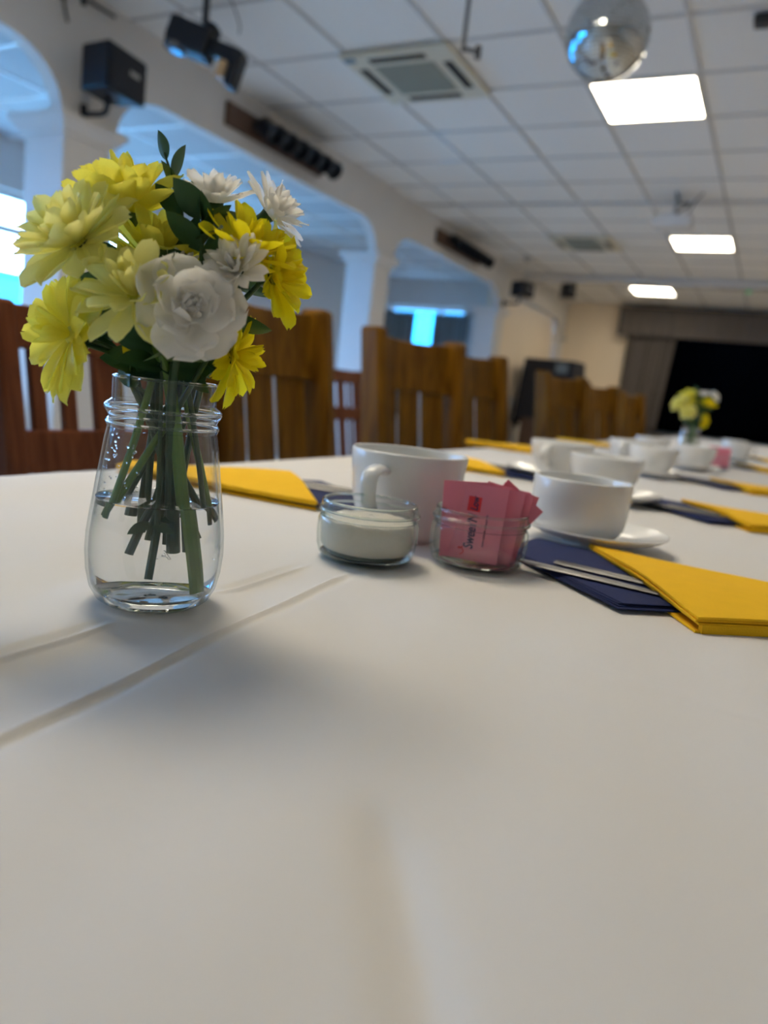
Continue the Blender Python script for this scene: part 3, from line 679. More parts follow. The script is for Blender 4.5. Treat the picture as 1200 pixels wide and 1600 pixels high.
saucer(-.115, 3.30, 'distant saucer right of the far flower vase', .074); cup('bowl', -.115, 3.30, TZ + .0085, 'white cup right of the far flower vase', 20)
saucer(-.16, 4.2, 'farthest white saucer near the end of the table', .074); cup('bowl', -.16, 4.2, TZ + .0085, 'farthest white cup near the end of the table', 20)

# ------------------------------------------------------------------ napkin settings
def layered(name, m, parent, layers, bev=.0008):
    b = MB()
    for poly, z0, z1 in layers: b.prism(poly, z0, z1)
    return b.build(name, m, parent, smooth=True, bevel=bev, seg=2)
def shrink(poly, d):
    cx = sum(p[0] for p in poly) / len(poly); cy = sum(p[1] for p in poly) / len(poly)
    return [(p[0] + (cx - p[0]) * d, p[1] + (cy - p[1]) * d) for p in poly]
def yellow_mesh():
    """paper napkin wrapped as a pointed pouch: two plies under, three over, joined by the fold on the near side"""
    A, B, E, F = (-.040, .093), (.077, -.111), (.235, .012), (.235, .056)
    nu, nv = 22, 10; b = MB()
    def sheet(zf, dx, th):
        v = []; f = []
        for j in range(nv + 1):
            for i in range(nu + 1):
                u, w = i / nu, j / nv
                lo = Vector(B) * (1 - u) + Vector(E) * u; hi = Vector(A) * (1 - u) + Vector(F) * u
                p = lo * (1 - w) + hi * w
                v.append((p.x + dx, p.y - dx * .3, zf(u, w)))
        n = len(v); v += [(x, y, z - th) for x, y, z in v]
        q = lambda j, i: j * (nu + 1) + i
        for j in range(nv):
            for i in range(nu):
                f.append((q(j, i), q(j, i + 1), q(j + 1, i + 1), q(j + 1, i))); f.append(tuple(n + k for k in (q(j, i), q(j + 1, i), q(j + 1, i + 1), q(j, i + 1))))
        ed = [q(0, i) for i in range(nu + 1)] + [q(j, nu) for j in range(1, nv + 1)] + [q(nv, i) for i in range(nu - 1, -1, -1)] + [q(j, 0) for j in range(nv - 1, 0, -1)]
        for a, c in zip(ed, ed[1:] + ed[:1]): f.append((a, c, n + c, n + a))
        b.add(v, f)
    arch = lambda u, w: .0042 * math.exp(-((w - .42) / .33) ** 2) * (1 - .35 * u) + .0008 * math.sin(u * 7 + w * 3)
    sheet(lambda u, w: .0022, 0, .0018)
    sheet(lambda u, w: .0070 + arch(u, w) * .55, .0012, .0012)
    sheet(lambda u, w: .0086 + arch(u, w) * .8, -.0008, .0014)
    sheet(lambda u, w: .0108 + arch(u, w), .0004, .0018)
    b.prism([(B[0] + .0015, B[1] + .004), (B[0] + .004, B[1] + .0005), (E[0], E[1] + .0004), (E[0], E[1] + .004)], .0005, .0068)
    return b.mesh('napkin', 'yellow_paper', True, 0)
ymesh = yellow_mesh()
def setting(x, y, rz, ly, lb, lk, lf):
    rot = R(rz); base = (x, y, TZ + .0004)
    o = put('yellow_napkin', ymesh, None, base, (0, 0, rot)); tag(o, ly, 'napkin', 'yellow paper napkins')
    t = thing('navy_napkin', lb, 'napkin', base, rot, 'navy paper napkins')
    P = [(-.098, .100), (-.108, .018), (.025, -.104), (.115, -.03), (.03, .07)]
    layered('lower_ply', 'navy_paper', t, [(P, .0024, .0036), (shrink(P, .03), .0037, .0046)])
    layered('upper_ply', 'navy_paper', t, [(shrink(P, .05), .0047, .0056), ([(p[0] * .97 + .003, p[1] * .96) for p in shrink(P, .02)], .0057, .0064)])
    # cutlery lying on the navy napkin, its working end under the yellow one
    for nm, lab, p0, p1 in (('knife', lk, (-.070, -.038), (.072, -.066 + .012)), ('fork', lf, (-.045, -.012), (.085, -.030))):
        k = thing(nm, lab, nm, (base[0], base[1], base[2]), rot, 'steel ' + nm + ' settings')
        a = Vector((*p0, .0083)); d = (Vector((*p1, .0083)) - a).normalized(); L = .15
        n = 14; pts = [a + d * L * i / n for i in range(n + 1)]
        rad = [.0012 + .0006 * math.sin(PI * min(1, i / n * 1.3)) for i in range(n + 1)]
        wd = [(.0062 if i < 1 else .0078 - .0045 * i / n) for i in range(n + 1)]
        v = []; f = []; sd = Vector((-d.y, d.x, 0))
        for i in range(n + 1):
            for kk in range(10):
                an = 2 * PI * kk / 10; v.append(pts[i] + sd * math.cos(an) * wd[i] + Vector((0, 0, 1)) * math.sin(an) * rad[i])
        f = [(i * 10 + kk, i * 10 + (kk + 1) % 10, i * 10 + 10 + (kk + 1) % 10, i * 10 + 10 + kk) for i in range(n) for kk in range(10)] + [tuple(range(9, -1, -1)), tuple(n * 10 + kk for kk in range(10))]
        MB().add(v, f).build('handle', 'steel', k, True)
setting(-.099, .640, 0, 'nearest yellow napkin at the right edge, over navy', 'nearest navy napkin, beside the pink packets jar', 'steel knife on the nearest navy napkin, lower handle', 'steel fork on the nearest navy napkin, upper handle')
setting(-.077, 1.235, -2, 'second yellow napkin of the right row', 'second navy napkin of the right row', 'steel knife on the second right navy napkin', 'steel fork on the second right navy napkin')
setting(-.085, 1.885, -6, 'third yellow napkin of the right row', 'third navy napkin of the right row', 'steel knife on the third right navy napkin', 'steel fork on the third right navy napkin')
setting(-.070, 2.88, -8, 'fourth yellow napkin of the right row, past the pink packets', 'fourth navy napkin of the right row', 'steel knife on the fourth right navy napkin', 'steel fork on the fourth right navy napkin')
setting(-.065, 3.78, -8, 'farthest yellow napkin of the right row', 'farthest navy napkin of the right row', 'steel knife on the farthest right navy napkin', 'steel fork on the farthest right navy napkin')
setting(-.475, .752, 192, 'yellow napkin just right of the flower vase', 'navy napkin between the vase and the large cup', 'steel knife on the navy napkin by the large cup', 'steel fork on the navy napkin by the large cup')
setting(-.475, 1.40, 190, 'yellow napkin peeping out right of the large cup', 'navy napkin right of the large cup', 'steel knife on the navy napkin right of the large cup', 'steel fork on the navy napkin right of the large cup')
setting(-.56, 2.13, 184, 'third yellow napkin of the left row, by the chairs', 'third navy napkin of the left row', 'steel knife on the third left navy napkin', 'steel fork on the third left navy napkin')
setting(-.54, 3.1, 184, 'farthest yellow napkin of the left row', 'farthest navy napkin of the left row', 'steel knife on the farthest left navy napkin', 'steel fork on the farthest left navy napkin')

# ------------------------------------------------------------------ sugar jar and packets jar
def glass_pot(x, y, label, rz=0):
    t = thing('glass_pot', label, 'jar', (x, y, TZ + .0003), rz, 'small glass pots')
    out = [(0, .0022), (.026, .002), (.030, 0), (.0345, .0008), (.0385, .005), (.0405, .012), (.0412, .022), (.0408, .032), (.0396, .0345)]
    inn = [(.0370, .0345), (.0378, .031), (.0382, .022), (.0375, .013), (.035, .0085), (.030, .007), (0, .0065)]
    MB().lathe(out + inn, 72).build('wall', 'pot_glass', t, True)
    ring = [(.0396, .0346), (.0385, .0358), (.0392, .0372), (.0412, .0388), (.0414, .0402), (.0402, .0418), (.0390, .0425), (.0388, .0462), (.0382, .0474), (.0372, .0474), (.0366, .0462), (.0366, .036), (.0372, .0346), (.0396, .0346)]
    MB().lathe(ring, 72).build('neck', 'pot_glass', t, True)
    for nm, r, z, q in (('bead', .0402, .0402, .0011), ('rim', .0376, .0470, .0011)):
        MB().lathe([(r + q * math.cos(k * PI / 5), z + q * math.sin(k * PI / 5)) for k in range(11)], 72).build(nm, 'green_glass', t, True)
    MB().lathe([(0, .0058), (.030, .0060), (.0355, .0062), (.0372, .0052), (.0335, .0016), (.0300, .0008), (.026, .0026), (0, .0028)], 64).build('base', 'green_glass', t, True)
    return t
PX1, PY1 = -.2747, .5227
p1 = glass_pot(PX1, PY1, 'small open glass jar filled with white sugar')
sg = MB(); n, m = 64, 14; v = []; f = []
for j in range(m + 1):
    for k in range(n):
        r = .0364 * j / m; a = 2 * PI * k / n; x, y = r * math.cos(a), r * math.sin(a)
        v.append((x, y, .0335 + .0028 * math.cos(r / .0364 * 1.6) * (1 + .3 * math.sin(a + 1)) + .0007 * math.sin(x * 260 + 1) * math.sin(y * 310) + rnd.uniform(-.00025, .00025) - (.0008 if j == m else 0)))
for j in range(m):
    for k in range(n): f.append((j * n + k, j * n + (k + 1) % n, (j + 1) * n + (k + 1) % n, (j + 1) * n + k))
b0 = len(v)
prof = [(.0374, .030), (.0378, .022), (.0371, .0135), (.0346, .0090), (.030, .0075)]
for r, z in prof: v += [(r * math.cos(2 * PI * k / n), r * math.sin(2 * PI * k / n), z) for k in range(n)]
rows_ = [m * n] + [b0 + i * n for i in range(len(prof))]
for a, b in zip(rows_, rows_[1:]):
    for k in range(n): f.append((a + k, a + (k + 1) % n, b + (k + 1) % n, b + k))
f.append(tuple(b0 + (len(prof) - 1) * n + k for k in range(n)))
tag(MB().add(v, f).build('sugar', 'sugar_white', None, True, loc=(PX1, PY1, TZ + .0003)), 'white granulated sugar inside the small glass jar', 'sugar', kind='stuff')
PX2, PY2 = -.2022, .5866
glass_pot(PX2, PY2, 'small open glass jar holding pink paper packets')
def packet_mesh(w=.0405, h=.063, th=.0028):
    v = []; f = []; nx_, nz = 8, 12
    for s in (1, -1):
        for j in range(nz + 1):
            for i in range(nx_ + 1):
                u, q = i / nx_ * 2 - 1, j / nz * 2 - 1
                d = s * (.0003 + th / 2 * max(0, 1 - u ** 4) * max(0, 1 - abs(q / .86) ** 5 if abs(q) < .86 else 0) ** .6)
                v.append((u * w / 2, d, q * h / 2))
    N = (nx_ + 1) * (nz + 1); q_ = lambda j, i: j * (nx_ + 1) + i
    for j in range(nz):
        for i in range(nx_):
            a = (q_(j, i), q_(j, i + 1), q_(j + 1, i + 1), q_(j + 1, i)); f.append(a); f.append(tuple(N + k for k in a[::-1]))
    ed = [q_(0, i) for i in range(nx_ + 1)] + [q_(j, nx_) for j in range(1, nz + 1)] + [q_(nz, i) for i in range(nx_ - 1, -1, -1)] + [q_(j, 0) for j in range(nz - 1, 0, -1)]
    for a, c in zip(ed, ed[1:] + ed[:1]): f.append((a, N + a, N + c, c))
    return MB().add(v, f).mesh('packet', 'pink_paper', True)
pkm = packet_mesh()
def text_obj(txt, size, m, parent, loc, rot, shear=0.0, ext=.00012, sx=1.0, bold=0.0):
    cu = bpy.data.curves.new('print', 'FONT'); cu.body = txt; cu.size = size; cu.extrude = ext; cu.align_x = 'LEFT'; cu.shear = shear; cu.offset = bold
    tmp = bpy.data.objects.new('print_curve', cu); COL.objects.link(tmp); dg = bpy.context.evaluated_depsgraph_get(); dg.update()
    me = bpy.data.meshes.new_from_object(tmp.evaluated_get(dg)); bpy.data.objects.remove(tmp); bpy.data.curves.remove(cu); me.materials.clear(); me.materials.append(M(m))
    o = bpy.data.objects.new('print', me); COL.objects.link(o); o.parent = parent; o.location = loc; o.rotation_euler = rot; o.scale = (sx, 1, 1); return o
# jar frame: x to the viewer's right, y away from the viewer
vw = Vector((PX2, PY2, 0)).normalized(); rz2 = math.atan2(vw.y, vw.x) - PI / 2
def packet(px, py, pz, yaw, roll, lean, label):
    q = Matrix.Rotation(rz2, 3, 'Z')
    t = thing('sweetener_packet', label, 'packet', Vector((PX2, PY2, TZ + .0075)) + q @ Vector((px, py, pz)), 0, 'pink packets in the glass jar')
    t.rotation_euler = (q @ Matrix.Rotation(R(yaw), 3, 'Z') @ Matrix.Rotation(R(lean), 3, 'X') @ Matrix.Rotation(R(roll), 3, 'Y')).to_euler()
    put('paper', pkm, t, (0, 0, .0315)); return t
fp = packet(-.0035, -.0215, .0005, -5, 2, -4, 'front pink packet with navy and red print in the packets jar')
FY = -.00175
text_obj("Sweet'N", .0112, 'navy_print', fp, (-.0010, FY - .0002, .0095), (R(90), R(-90), 0), .18, sx=.74, bold=.0002)
MB().box(-.0105, .0002, FY - .00012, FY + .0003, .0405, .0525).build('print_block', 'red_print', fp)
text_obj("Low", .0082, 'navy_print', fp, (-.0020, FY - .0003, .0412), (R(90), R(-90), 0), .18, sx=.78, bold=.00015)
text_obj("zero calorie sweetener", .0030, 'navy_print', fp, (.0075, FY - .0002, .0130), (R(90), R(-90), 0), 0, sx=.95)
sw = [(-.0105 + .0030 * math.sin(a * 1.0) * (1 - a / 16), FY - .0002, .0055 + .0008 * a - .0016 * math.cos(a)) for a in [k * .45 for k in range(18)]]
MB().tube(sw, .00045, 6).build('print_swirl', 'red_print', fp, True)
for args in [(-.0105, -.0165, .0015, 8, -3, -1, 'pink packet directly behind the printed front packet, showing at its left'), (.0040, -.0150, .0, 14, 3, -3, 'pink packet just right of the printed front packet'),
             (.0085, -.0095, -.0010, -16, 4, -2, 'second pink packet right of the printed one'), (.0120, -.0040, -.001, 15, 6, 0, 'third pink packet right of the printed one'),
             (.0130, .0025, -.0005, -18, 8, 2, 'fourth pink packet right of the printed one'), (.0125, .0100, -.002, 12, 12, 4, 'most slanted pink packet at the right of the jar'),
             (-.0030, .0080, .0050, 5, 36, 3, 'pink packet standing on its corner, its point highest in the jar')]:
    packet(*args)

# ------------------------------------------------------------------ flower vase and bouquet
VX, VY = -.306, .319; VROT = math.atan2(.692, .721)        # local x: viewer's right, local y: away from the viewer
VPROF = [(0, .004), (.022, .003), (.0245, 0), (.028, .0008), (.0325, .0040), (.0360, .0105), (.0381, .0200), (.0390, .031), (.0386, .042), (.0372, .054), (.0350, .070), (.0330, .084), (.0315, .095), (.0302, .1014)]
VIN = [(.0284, .1014), (.0296, .094), (.0311, .083), (.0331, .069), (.0353, .053), (.0367, .042), (.0371, .031), (.0363, .0200), (.0350, .0118), (.0336, .0086), (.030, .0070), (.025, .0064), (0, .0060)]
VNECK = [(.0302, .1015), (.0308, .1030), (.0314, .1044), (.0308, .1058), (.0298, .1070), (.0302, .1085), (.0314, .1102), (.0324, .1120), (.0324, .1138), (.0310, .1152), (.0295, .1160), (.0286, .1172), (.0270, .1172), (.0272, .110), (.0284, .1015), (.0302, .1015)]
def make_vase(label, loc, rz):
    t = thing('flower_vase', label, 'vase', loc, rz, 'glass flower vases')
    MB().lathe(VPROF + VIN, 96).build('glass_wall', 'jar_glass', t, True)
    MB().lathe(VNECK, 96).build('neck_ring', 'jar_glass', t, True)
    for r, z, q in ((.0313, .1129, .0011), (.0305, .1044, .0009), (.0293, .1085, .0007)):
        MB().lathe([(r + q * math.cos(k * PI / 5), z + q * math.sin(k * PI / 5)) for k in range(11)], 96).build('bead', 'clear_glass', t, True)
    MB().lathe([(.0286, .1173), (.0285, .1286), (.0271, .1286), (.0270, .1173)], 96).build('collar', 'jar_glass', t, True)
    MB().lathe([(.0278 + .00085 * math.cos(k * PI / 6), .1293 + .00085 * math.sin(k * PI / 6)) for k in range(13)], 96).build('rim', 'clear_glass', t, True)
    MB().lathe([(0, .0058), (.0245, .0063), (.0293, .0077), (.0300, .0060), (.0285, .0022), (.0275, .0014), (.0248, .0006), (.0222, .0036), (0, .0044)], 96).build('base', 'clear_glass', t, True)
    return t
def make_water(label, loc, rz):
    W = [(0, .0064), (.0248, .0068), (.0298, .0074), (.0332, .0089), (.0346, .0120), (.0359, .0202), (.0367, .031), (.0363, .042), (.0350, .0528), (.0341, .0605), (.0345, .0618), (.0335, .0613), (0, .0613)]
    return tag(MB().lathe(W, 96).build('vase_water', 'water', None, True, loc=loc, rot=(0, 0, rz)), label, 'water')
vloc = Vector((VX, VY, TZ + .0003))
va = make_vase('bottle-shaped clear glass vase of flowers nearest the camera', vloc, VROT)
make_water('clear water half filling the nearest flower vase', vloc, VROT)
# raised lettering on the back wall of the vase, seen reversed through the glass
def raised(txt, ang, z, size):
    rr_ = .0389
    for k, ch in enumerate(txt):
        if ch == ' ': continue
        a = R(ang) - k * size * .95 / rr_
        text_obj(ch, size, 'clear_glass', va, (rr_ * math.cos(a), rr_ * math.sin(a), z), (R(90), 0, a + PI / 2), ext=.0007)
raised('A.E.', 108 - 25, .020, .0065); raised('2', 150, .0215, .0065)
# droplets on the left shoulder
dm = MB()
ico = MB().lathe([(0, -1), (.7, -.7), (1, 0), (.7, .7), (0, 1)], 6)
for k in range(46):
    z = rnd.uniform(.066, .100); a = R(rnd.uniform(195, 250)); r_in = .0331 + (z - .069) * (.0284 - .0331) / (.101 - .069); s = rnd.uniform(.0003, .0009)
    dm.add([(r_in * math.cos(a) + p[0] * s, r_in * math.sin(a) + p[1] * s, z + p[2] * s) for p in ico.v], ico.f)
tag(dm.build('water_drops', 'water', va, True), kind='stuff')

def petal_mesh(name, L, W, m, cup=.25, curl=.15, tip=.5, base=.28, wob=0.0, notch=0.0, seed=0, nu=9, nv=5):
    rg = random.Random(seed); ph = rg.uniform(0, 6); tw = rg.uniform(-.25, .25); v = []; f = []
    for i in range(nu + 1):
        u = i / nu
        w = W * (base + (1 - base) * math.sin(min(1, u / .68) * PI / 2)) * (1 if u < .68 else math.sqrt(max(0, 1 - ((u - .68) / .32) ** 2)) * (1 - tip) + tip * (1 - (u - .68) / .32)) 
        w = max(w, W * .06)
        for k in range(nv):
            s = k / (nv - 1) * 2 - 1
            x = L * u * (1 - notch * (1 - abs(s)) * (u ** 6)); y = s * w
            z = L * curl * u * u + cup * w * s * s + wob * L * math.sin(6 * u + ph + 2.4 * s) * u + tw * y * u
            v.append((x, y, z))
    for i in range(nu):
        for k in range(nv - 1): a = i * nv + k; f.append((a, a + 1, a + nv + 1, a + nv))
    me = bpy.data.meshes.new(name); me.from_pydata(v, [], f); me.polygons.foreach_set('use_smooth', [True] * len(f)); me.materials.append(M(m)); return me
def leaf_mesh(L, W, m, curl=-.2, fold=.3):
    v = []; f = []; nu, nv = 8, 5
    for i in range(nu + 1):
        u = i / nu; w = W * math.sin(PI * min(1, .04 + u * .96)) ** .8 * (1 - .25 * u) + .0002
        for k in range(nv): s = k / (nv - 1) * 2 - 1; v.append((L * u, s * w, L * curl * u * u + fold * abs(s) * w))
    for i in range(nu):
        for k in range(nv - 1): a = i * nv + k; f.append((a, a + 1, a + nv + 1, a + nv))
    return MB().add(v, f).mesh('leaf', m, True)
PET = {}
def petals(kind, m, n, **kw):
    PET[(kind, m)] = [petal_mesh('petal', 1.0, m=m, seed=s, **kw) for s in range(n)]
for m in ('petal_pale', 'petal_lemon', 'petal_gold'):
    petals('ray', m, 4, W=.17, cup=.45, curl=-.12, tip=.12, wob=.03, notch=.06)
    petals('broad', m, 4, W=.225, cup=.45, curl=.10, tip=.15, wob=.03, notch=.05)
    petals('inner', m, 3, W=.17, cup=.6, curl=.30, tip=.3, wob=.02)
petals('ray', 'petal_white', 4, W=.19, cup=.35, curl=.06, tip=.5, wob=.03); petals('inner', 'petal_white', 3, W=.14, cup=.6, curl=.3, tip=.5, wob=.02)
petals('fan', 'petal_white', 5, W=.50, cup=.16, curl=.16, tip=.05, base=.16, wob=.14, nu=10, nv=9)
LEAF = [leaf_mesh(1.0, .27, 'leaf_green'), leaf_mesh(1.0, .31, 'leaf_green', -.05, .15), leaf_mesh(1.0, .34, 'leaf_pale', .1, .2)]
FLOWERS = []
def flower(label, cat, base, head, face, Rad, m, rings, stem_r=.0022, stem_m='stem_dark', leaves=(), neck=None, disc=.16, calyx=True):
    base, head, face = Vector(base), Vector(head), Vector(face).normalized()
    q = Matrix.Rotation(VROT, 3, 'Z')
    t = thing('cut_flower', label, cat, vloc + q @ base, VROT, 'cut flowers in the nearest vase'); FLOWERS.append(t)
    hb = head - face * .006; ns = (Vector(neck) if neck else Vector((hb.x * .35 + base.x * .1, hb.y * .35, .121)))
    rn = math.hypot(ns.x, ns.y)
    if rn > .021: ns.x *= .021 / rn; ns.y *= .021 / rn
    mid = (ns + hb) / 2 + Vector((0, 0, .006)) - face * .008
    pts = spline([base, base * .45 + ns * .55, ns, mid, hb], 7); pts = [p - base for p in pts]; N = len(pts)
    MB().tube(pts, [stem_r * (1.05 - .35 * i / N) for i in range(N)], 9).build('stem', stem_m, t, True)
    quat = face.to_track_quat('Z', 'Y')
    hd = MB().lathe([(0, -.004), (disc * Rad * .5, -.003), (disc * Rad, 0), (disc * Rad * .9, disc * Rad * .35), (disc * Rad * .5, disc * Rad * .55), (0, disc * Rad * .6)], 14).build('flower_head', 'floret' if m != 'petal_white' else m, t, True, loc=head - base, rot=quat)
    rg = random.Random(hash(label) % 1000 if False else sum(map(ord, label)))
    for kind, n, tilt, lf, rad0, z0 in rings:
        ms = PET[(kind, m)]
        for k in range(n):
            az = 2 * PI * (k + rg.uniform(-.22, .22)) / n + z0 * 700; L = Rad * lf * rg.uniform(.86, 1.08)
            tl = tilt + rg.uniform(-9, 9)
            mm = Matrix.Rotation(az, 3, 'Z') @ Matrix.Rotation(R(-tl), 3, 'Y') @ Matrix.Rotation(R(rg.uniform(-14, 14)), 3, 'X')
            o = put('petal', ms[rg.randrange(len(ms))], hd, Vector((math.cos(az), math.sin(az), 0)) * rad0 * Rad + Vector((0, 0, z0)), mm.to_quaternion()); o.scale = (L, L, L)
    if calyx:
        MB().lathe([(.0022, -.009), (.004, -.007), (disc * Rad * 1.05, -.003), (disc * Rad * 1.25, .0006), (disc * Rad * .9, .0004)], 12).build('calyx', 'leaf_green', t, True, loc=head - base, rot=quat)
    for i, (u, az, el, L, kind) in enumerate(leaves):
        p = pts[min(N - 1, int(u * (N - 1)))]
        o = put('leaf', LEAF[kind], t, p, (Matrix.Rotation(R(az), 3, 'Z') @ Matrix.Rotation(R(-el), 3, 'Y') @ Matrix.Rotation(R(55 if i % 2 else -35), 3, 'X')).to_quaternion()); o.scale = (L, L, L)
    return t
DB = [('ray', 13, 8, 1.0, .12, 0), ('broad', 11, 30, .88, .10, .001), ('inner', 8, 58, .62, .06, .002)]
flower('lemon yellow chrysanthemum at the top left of the near bouquet, facing up', 'flower', (.014, .008, .045), (-.026, .022, .2185), (-.10, -.10, 1), .0345, 'petal_lemon',
       [('broad', 15, 22, 1.0, .1, 0), ('broad', 13, 45, .95, .08, .001), ('inner', 10, 70, .8, .05, .002)], leaves=[(.72, 200, -20, .03, 0)])
flower('large pale yellow chrysanthemum at the far left of the near bouquet', 'flower', (.018, -.004, .040), (-.048, -.006, .1955), (-.55, -.45, .55), .0335, 'petal_pale',
       [('broad', 14, 0, 1.0, .1, 0), ('broad', 13, 25, .92, .09, .001), ('broad', 10, 48, .75, .07, .002), ('inner', 9, 68, .55, .05, .003)], leaves=[(.78, 150, -25, .03, 0), (.66, 260, -30, .03, 0)])
flower('yellow chrysanthemum half hidden in the middle top of the near bouquet', 'flower', (-.010, .014, .050), (-.0085, .012, .1940), (.20, -.40, .8), .0330, 'petal_lemon',
       [('broad', 14, 14, 1.0, .1, 0), ('broad', 12, 38, .88, .08, .001), ('inner', 9, 62, .65, .05, .002)], leaves=[(.7, 20, -10, .035, 0)])
flower('pale yellow spidery chrysanthemum at the centre of the near bouquet', 'flower', (.0215, -.013, .0115), (-.0175, -.034, .1700), (-.22, -.62, .55), .0280, 'petal_pale',
       [('broad', 12, -10, 1.05, .1, 0), ('broad', 11, 24, .92, .08, .001), ('inner', 12, 58, .72, .06, .002), ('inner', 8, 78, .5, .04, .003)], stem_r=.0040, stem_m='stem_green', leaves=[(.62, 200, 10, .03, 1)], neck=(.004, -.01, .118))
flower('yellow chrysanthemum hanging lowest on the left of the near bouquet', 'flower', (.0280, .0, .050), (-.0490, -.006, .1480), (-.80, -.55, .10), .0330, 'petal_lemon',
       [('broad', 14, 2, 1.0, .12, 0), ('ray', 12, 22, .9, .1, .001), ('inner', 9, 55, .6, .05, .002)], leaves=[(.75, 190, 20, .03, 0), (.8, 60, -30, .028, 0)], neck=(-.016, -.006, .122))
flower('ruffled white carnation at the front of the near bouquet', 'flower', (.0075, -.002, .032), (.0085, -.045, .1660), (.12, -.9, .25), .0255, 'petal_white',
       [('fan', 7, -4, 1.06, .06, 0), ('fan', 6, 20, .90, .05, .001), ('fan', 6, 44, .66, .05, .002), ('fan', 6, 62, .50, .05, .003), ('fan', 5, 74, .42, .04, .004), ('inner', 6, 78, .40, .02, .005)], stem_r=.0030, leaves=[(.8, 250, -30, .022, 2), (.8, 330, -25, .02, 2)], disc=.1)
WD = [('ray', 14, 12, 1.0, .12, 0), ('ray', 12, 36, .9, .1, .001), ('ray', 10, 58, .78, .07, .002), ('inner', 8, 76, .6, .04, .003)]
flower('white chrysanthemum at the top of the near bouquet, facing up', 'flower', (-.0025, -.012, .0185), (.021, .016, .2310), (-.1, -.15, 1), .0225, 'petal_white', WD, stem_r=.0019, leaves=[(.9, 180, 20, .022, 0), (.86, 300, 30, .03, 1), (.82, 90, 10, .03, 0)])
flower('white chrysanthemum at the top right of the near bouquet', 'flower', (-.011, .0, .0295), (.0505, .010, .2290), (.65, -.35, .62), .0225, 'petal_white', WD, stem_r=.0019, leaves=[(.92, 75, 45, .024, 1), (.85, 10, 0, .03, 0)])
flower('bright golden chrysanthemum leaning right at the top of the near bouquet', 'flower', (-.027, -.016, .0525), (.0375, -.016, .2010), (.25, -.45, .80), .0290, 'petal_gold',
       [('broad', 11, 12, 1.0, .1, 0), ('broad', 9, 42, .85, .08, .001), ('inner', 6, 66, .6, .05, .002)], stem_m='stem_green', leaves=[(.85, 200, 20, .04, 1)])
flower('bright golden chrysanthemum at the right edge of the near bouquet', 'flower', (.010, .020, .050), (.0530, -.010, .1925), (.72, -.52, .25), .0275, 'petal_gold',
       [('broad', 12, 2, 1.0, .1, 0), ('broad', 10, 30, .86, .08, .001), ('inner', 7, 60, .6, .05, .002)], leaves=[(.8, 330, 0, .03, 1)])
flower('small white chrysanthemum tucked beside the golden ones', 'flower', (-.020, .015, .055), (.0320, -.034, .1895), (-.45, -.75, .45), .0190, 'petal_white', WD, stem_r=.0018, leaves=[(.9, 280, -30, .025, 1)])
flower('small white chrysanthemum half hidden behind the carnation', 'flower', (.002, .022, .050), (.003, -.010, .1865), (-.2, -.4, .85), .0150, 'petal_white', WD[1:], stem_r=.0017)
flower('golden yellow chrysanthemum lowest on the right, beside the vase rim', 'flower', (.0330, .006, .042), (.0345, -.006, .1475), (.90, -.40, .0), .0265, 'petal_gold',
       [('ray', 15, 2, 1.0, .12, 0), ('ray', 13, 24, .88, .1, .001), ('inner', 9, 52, .6, .06, .002)], stem_m='stem_green', leaves=[(.75, 340, -10, .022, 0), (.7, 300, -20, .02, 0)], neck=(.012, -.004, .118))
flower('folded yellow bud low among the stems of the near bouquet', 'flower bud', (-.006, .012, .040), (-.0185, -.012, .1330), (-.1, -.1, 1), .0190, 'petal_gold',
       [('inner', 6, 80, .95, .06, 0), ('inner', 5, 86, .85, .03, .001)], stem_r=.0017)
# foliage sprigs
def sprig(label, pts, leaves, m='stem_dark', r=.0014):
    q = Matrix.Rotation(VROT, 3, 'Z'); base = Vector(pts[0])
    t = thing('leafy_sprig', label, 'foliage', vloc + q @ base, VROT, 'green sprigs in the nearest vase'); FLOWERS.append(t)
    P = [p - base for p in spline(pts, 8)]; N = len(P)
    MB().tube(P, [r * (1.1 - .7 * i / N) for i in range(N)], 7).build('stem', m, t, True)
    for i, (u, az, el, L, kind) in enumerate(leaves):
        o = put('leaf', LEAF[kind], t, P[int(u * (N - 1))], (Matrix.Rotation(R(az), 3, 'Z') @ Matrix.Rotation(R(-el), 3, 'Y') @ Matrix.Rotation(R((70, -50, 35, -75)[i % 4]), 3, 'X')).to_quaternion()); o.scale = (L, L, L)
sprig('tall narrow green sprig reaching highest in the near bouquet', [(.004, .004, .035), (.003, .006, .118), (.010, .010, .18), (.002, .012, .225), (-.0085, .012, .252)],
      [(.97, 150, 70, .016, 1), (.90, 20, 75, .020, 1), (.84, 170, 60, .018, 1), (.78, 10, 60, .02, 1), (.72, 200, 40, .022, 0), (.66, 350, 40, .024, 0), (.60, 180, 30, .024, 0)])
sprig('dense dark green sprig filling the middle of the near bouquet', [(.012, .010, .03), (.006, .008, .118), (.012, -.004, .17), (.016, -.006, .225)],
      [(.97, 200, 40, .026, 1), (.93, 30, 35, .026, 1), (.88, 280, 20, .030, 0), (.83, 160, 10, .030, 1), (.78, 330, 20, .030, 0), (.73, 240, 5, .030, 1), (.68, 40, 10, .032, 0), (.62, 140, 0, .03, 1), (.57, 290, -5, .03, 0), (.95, 270, 55, .024, 0)])
sprig('upright dark leaves between the white and golden blooms of the near bouquet', [(.012, .002, .04), (.008, .002, .118), (.014, -.012, .165), (.013, -.014, .212)],
      [(.99, 100, 70, .026, 1), (.96, 20, 55, .026, 1), (.93, 200, 40, .026, 1), (.90, 300, 30, .026, 0), (.87, 10, 25, .028, 1), (.84, 180, 20, .028, 1), (.81, 340, 10, .028, 0), (.78, 200, 5, .028, 1), (.75, 20, 0, .028, 1), (.72, 250, 10, .026, 0), (.69, 170, -5, .028, 1)])
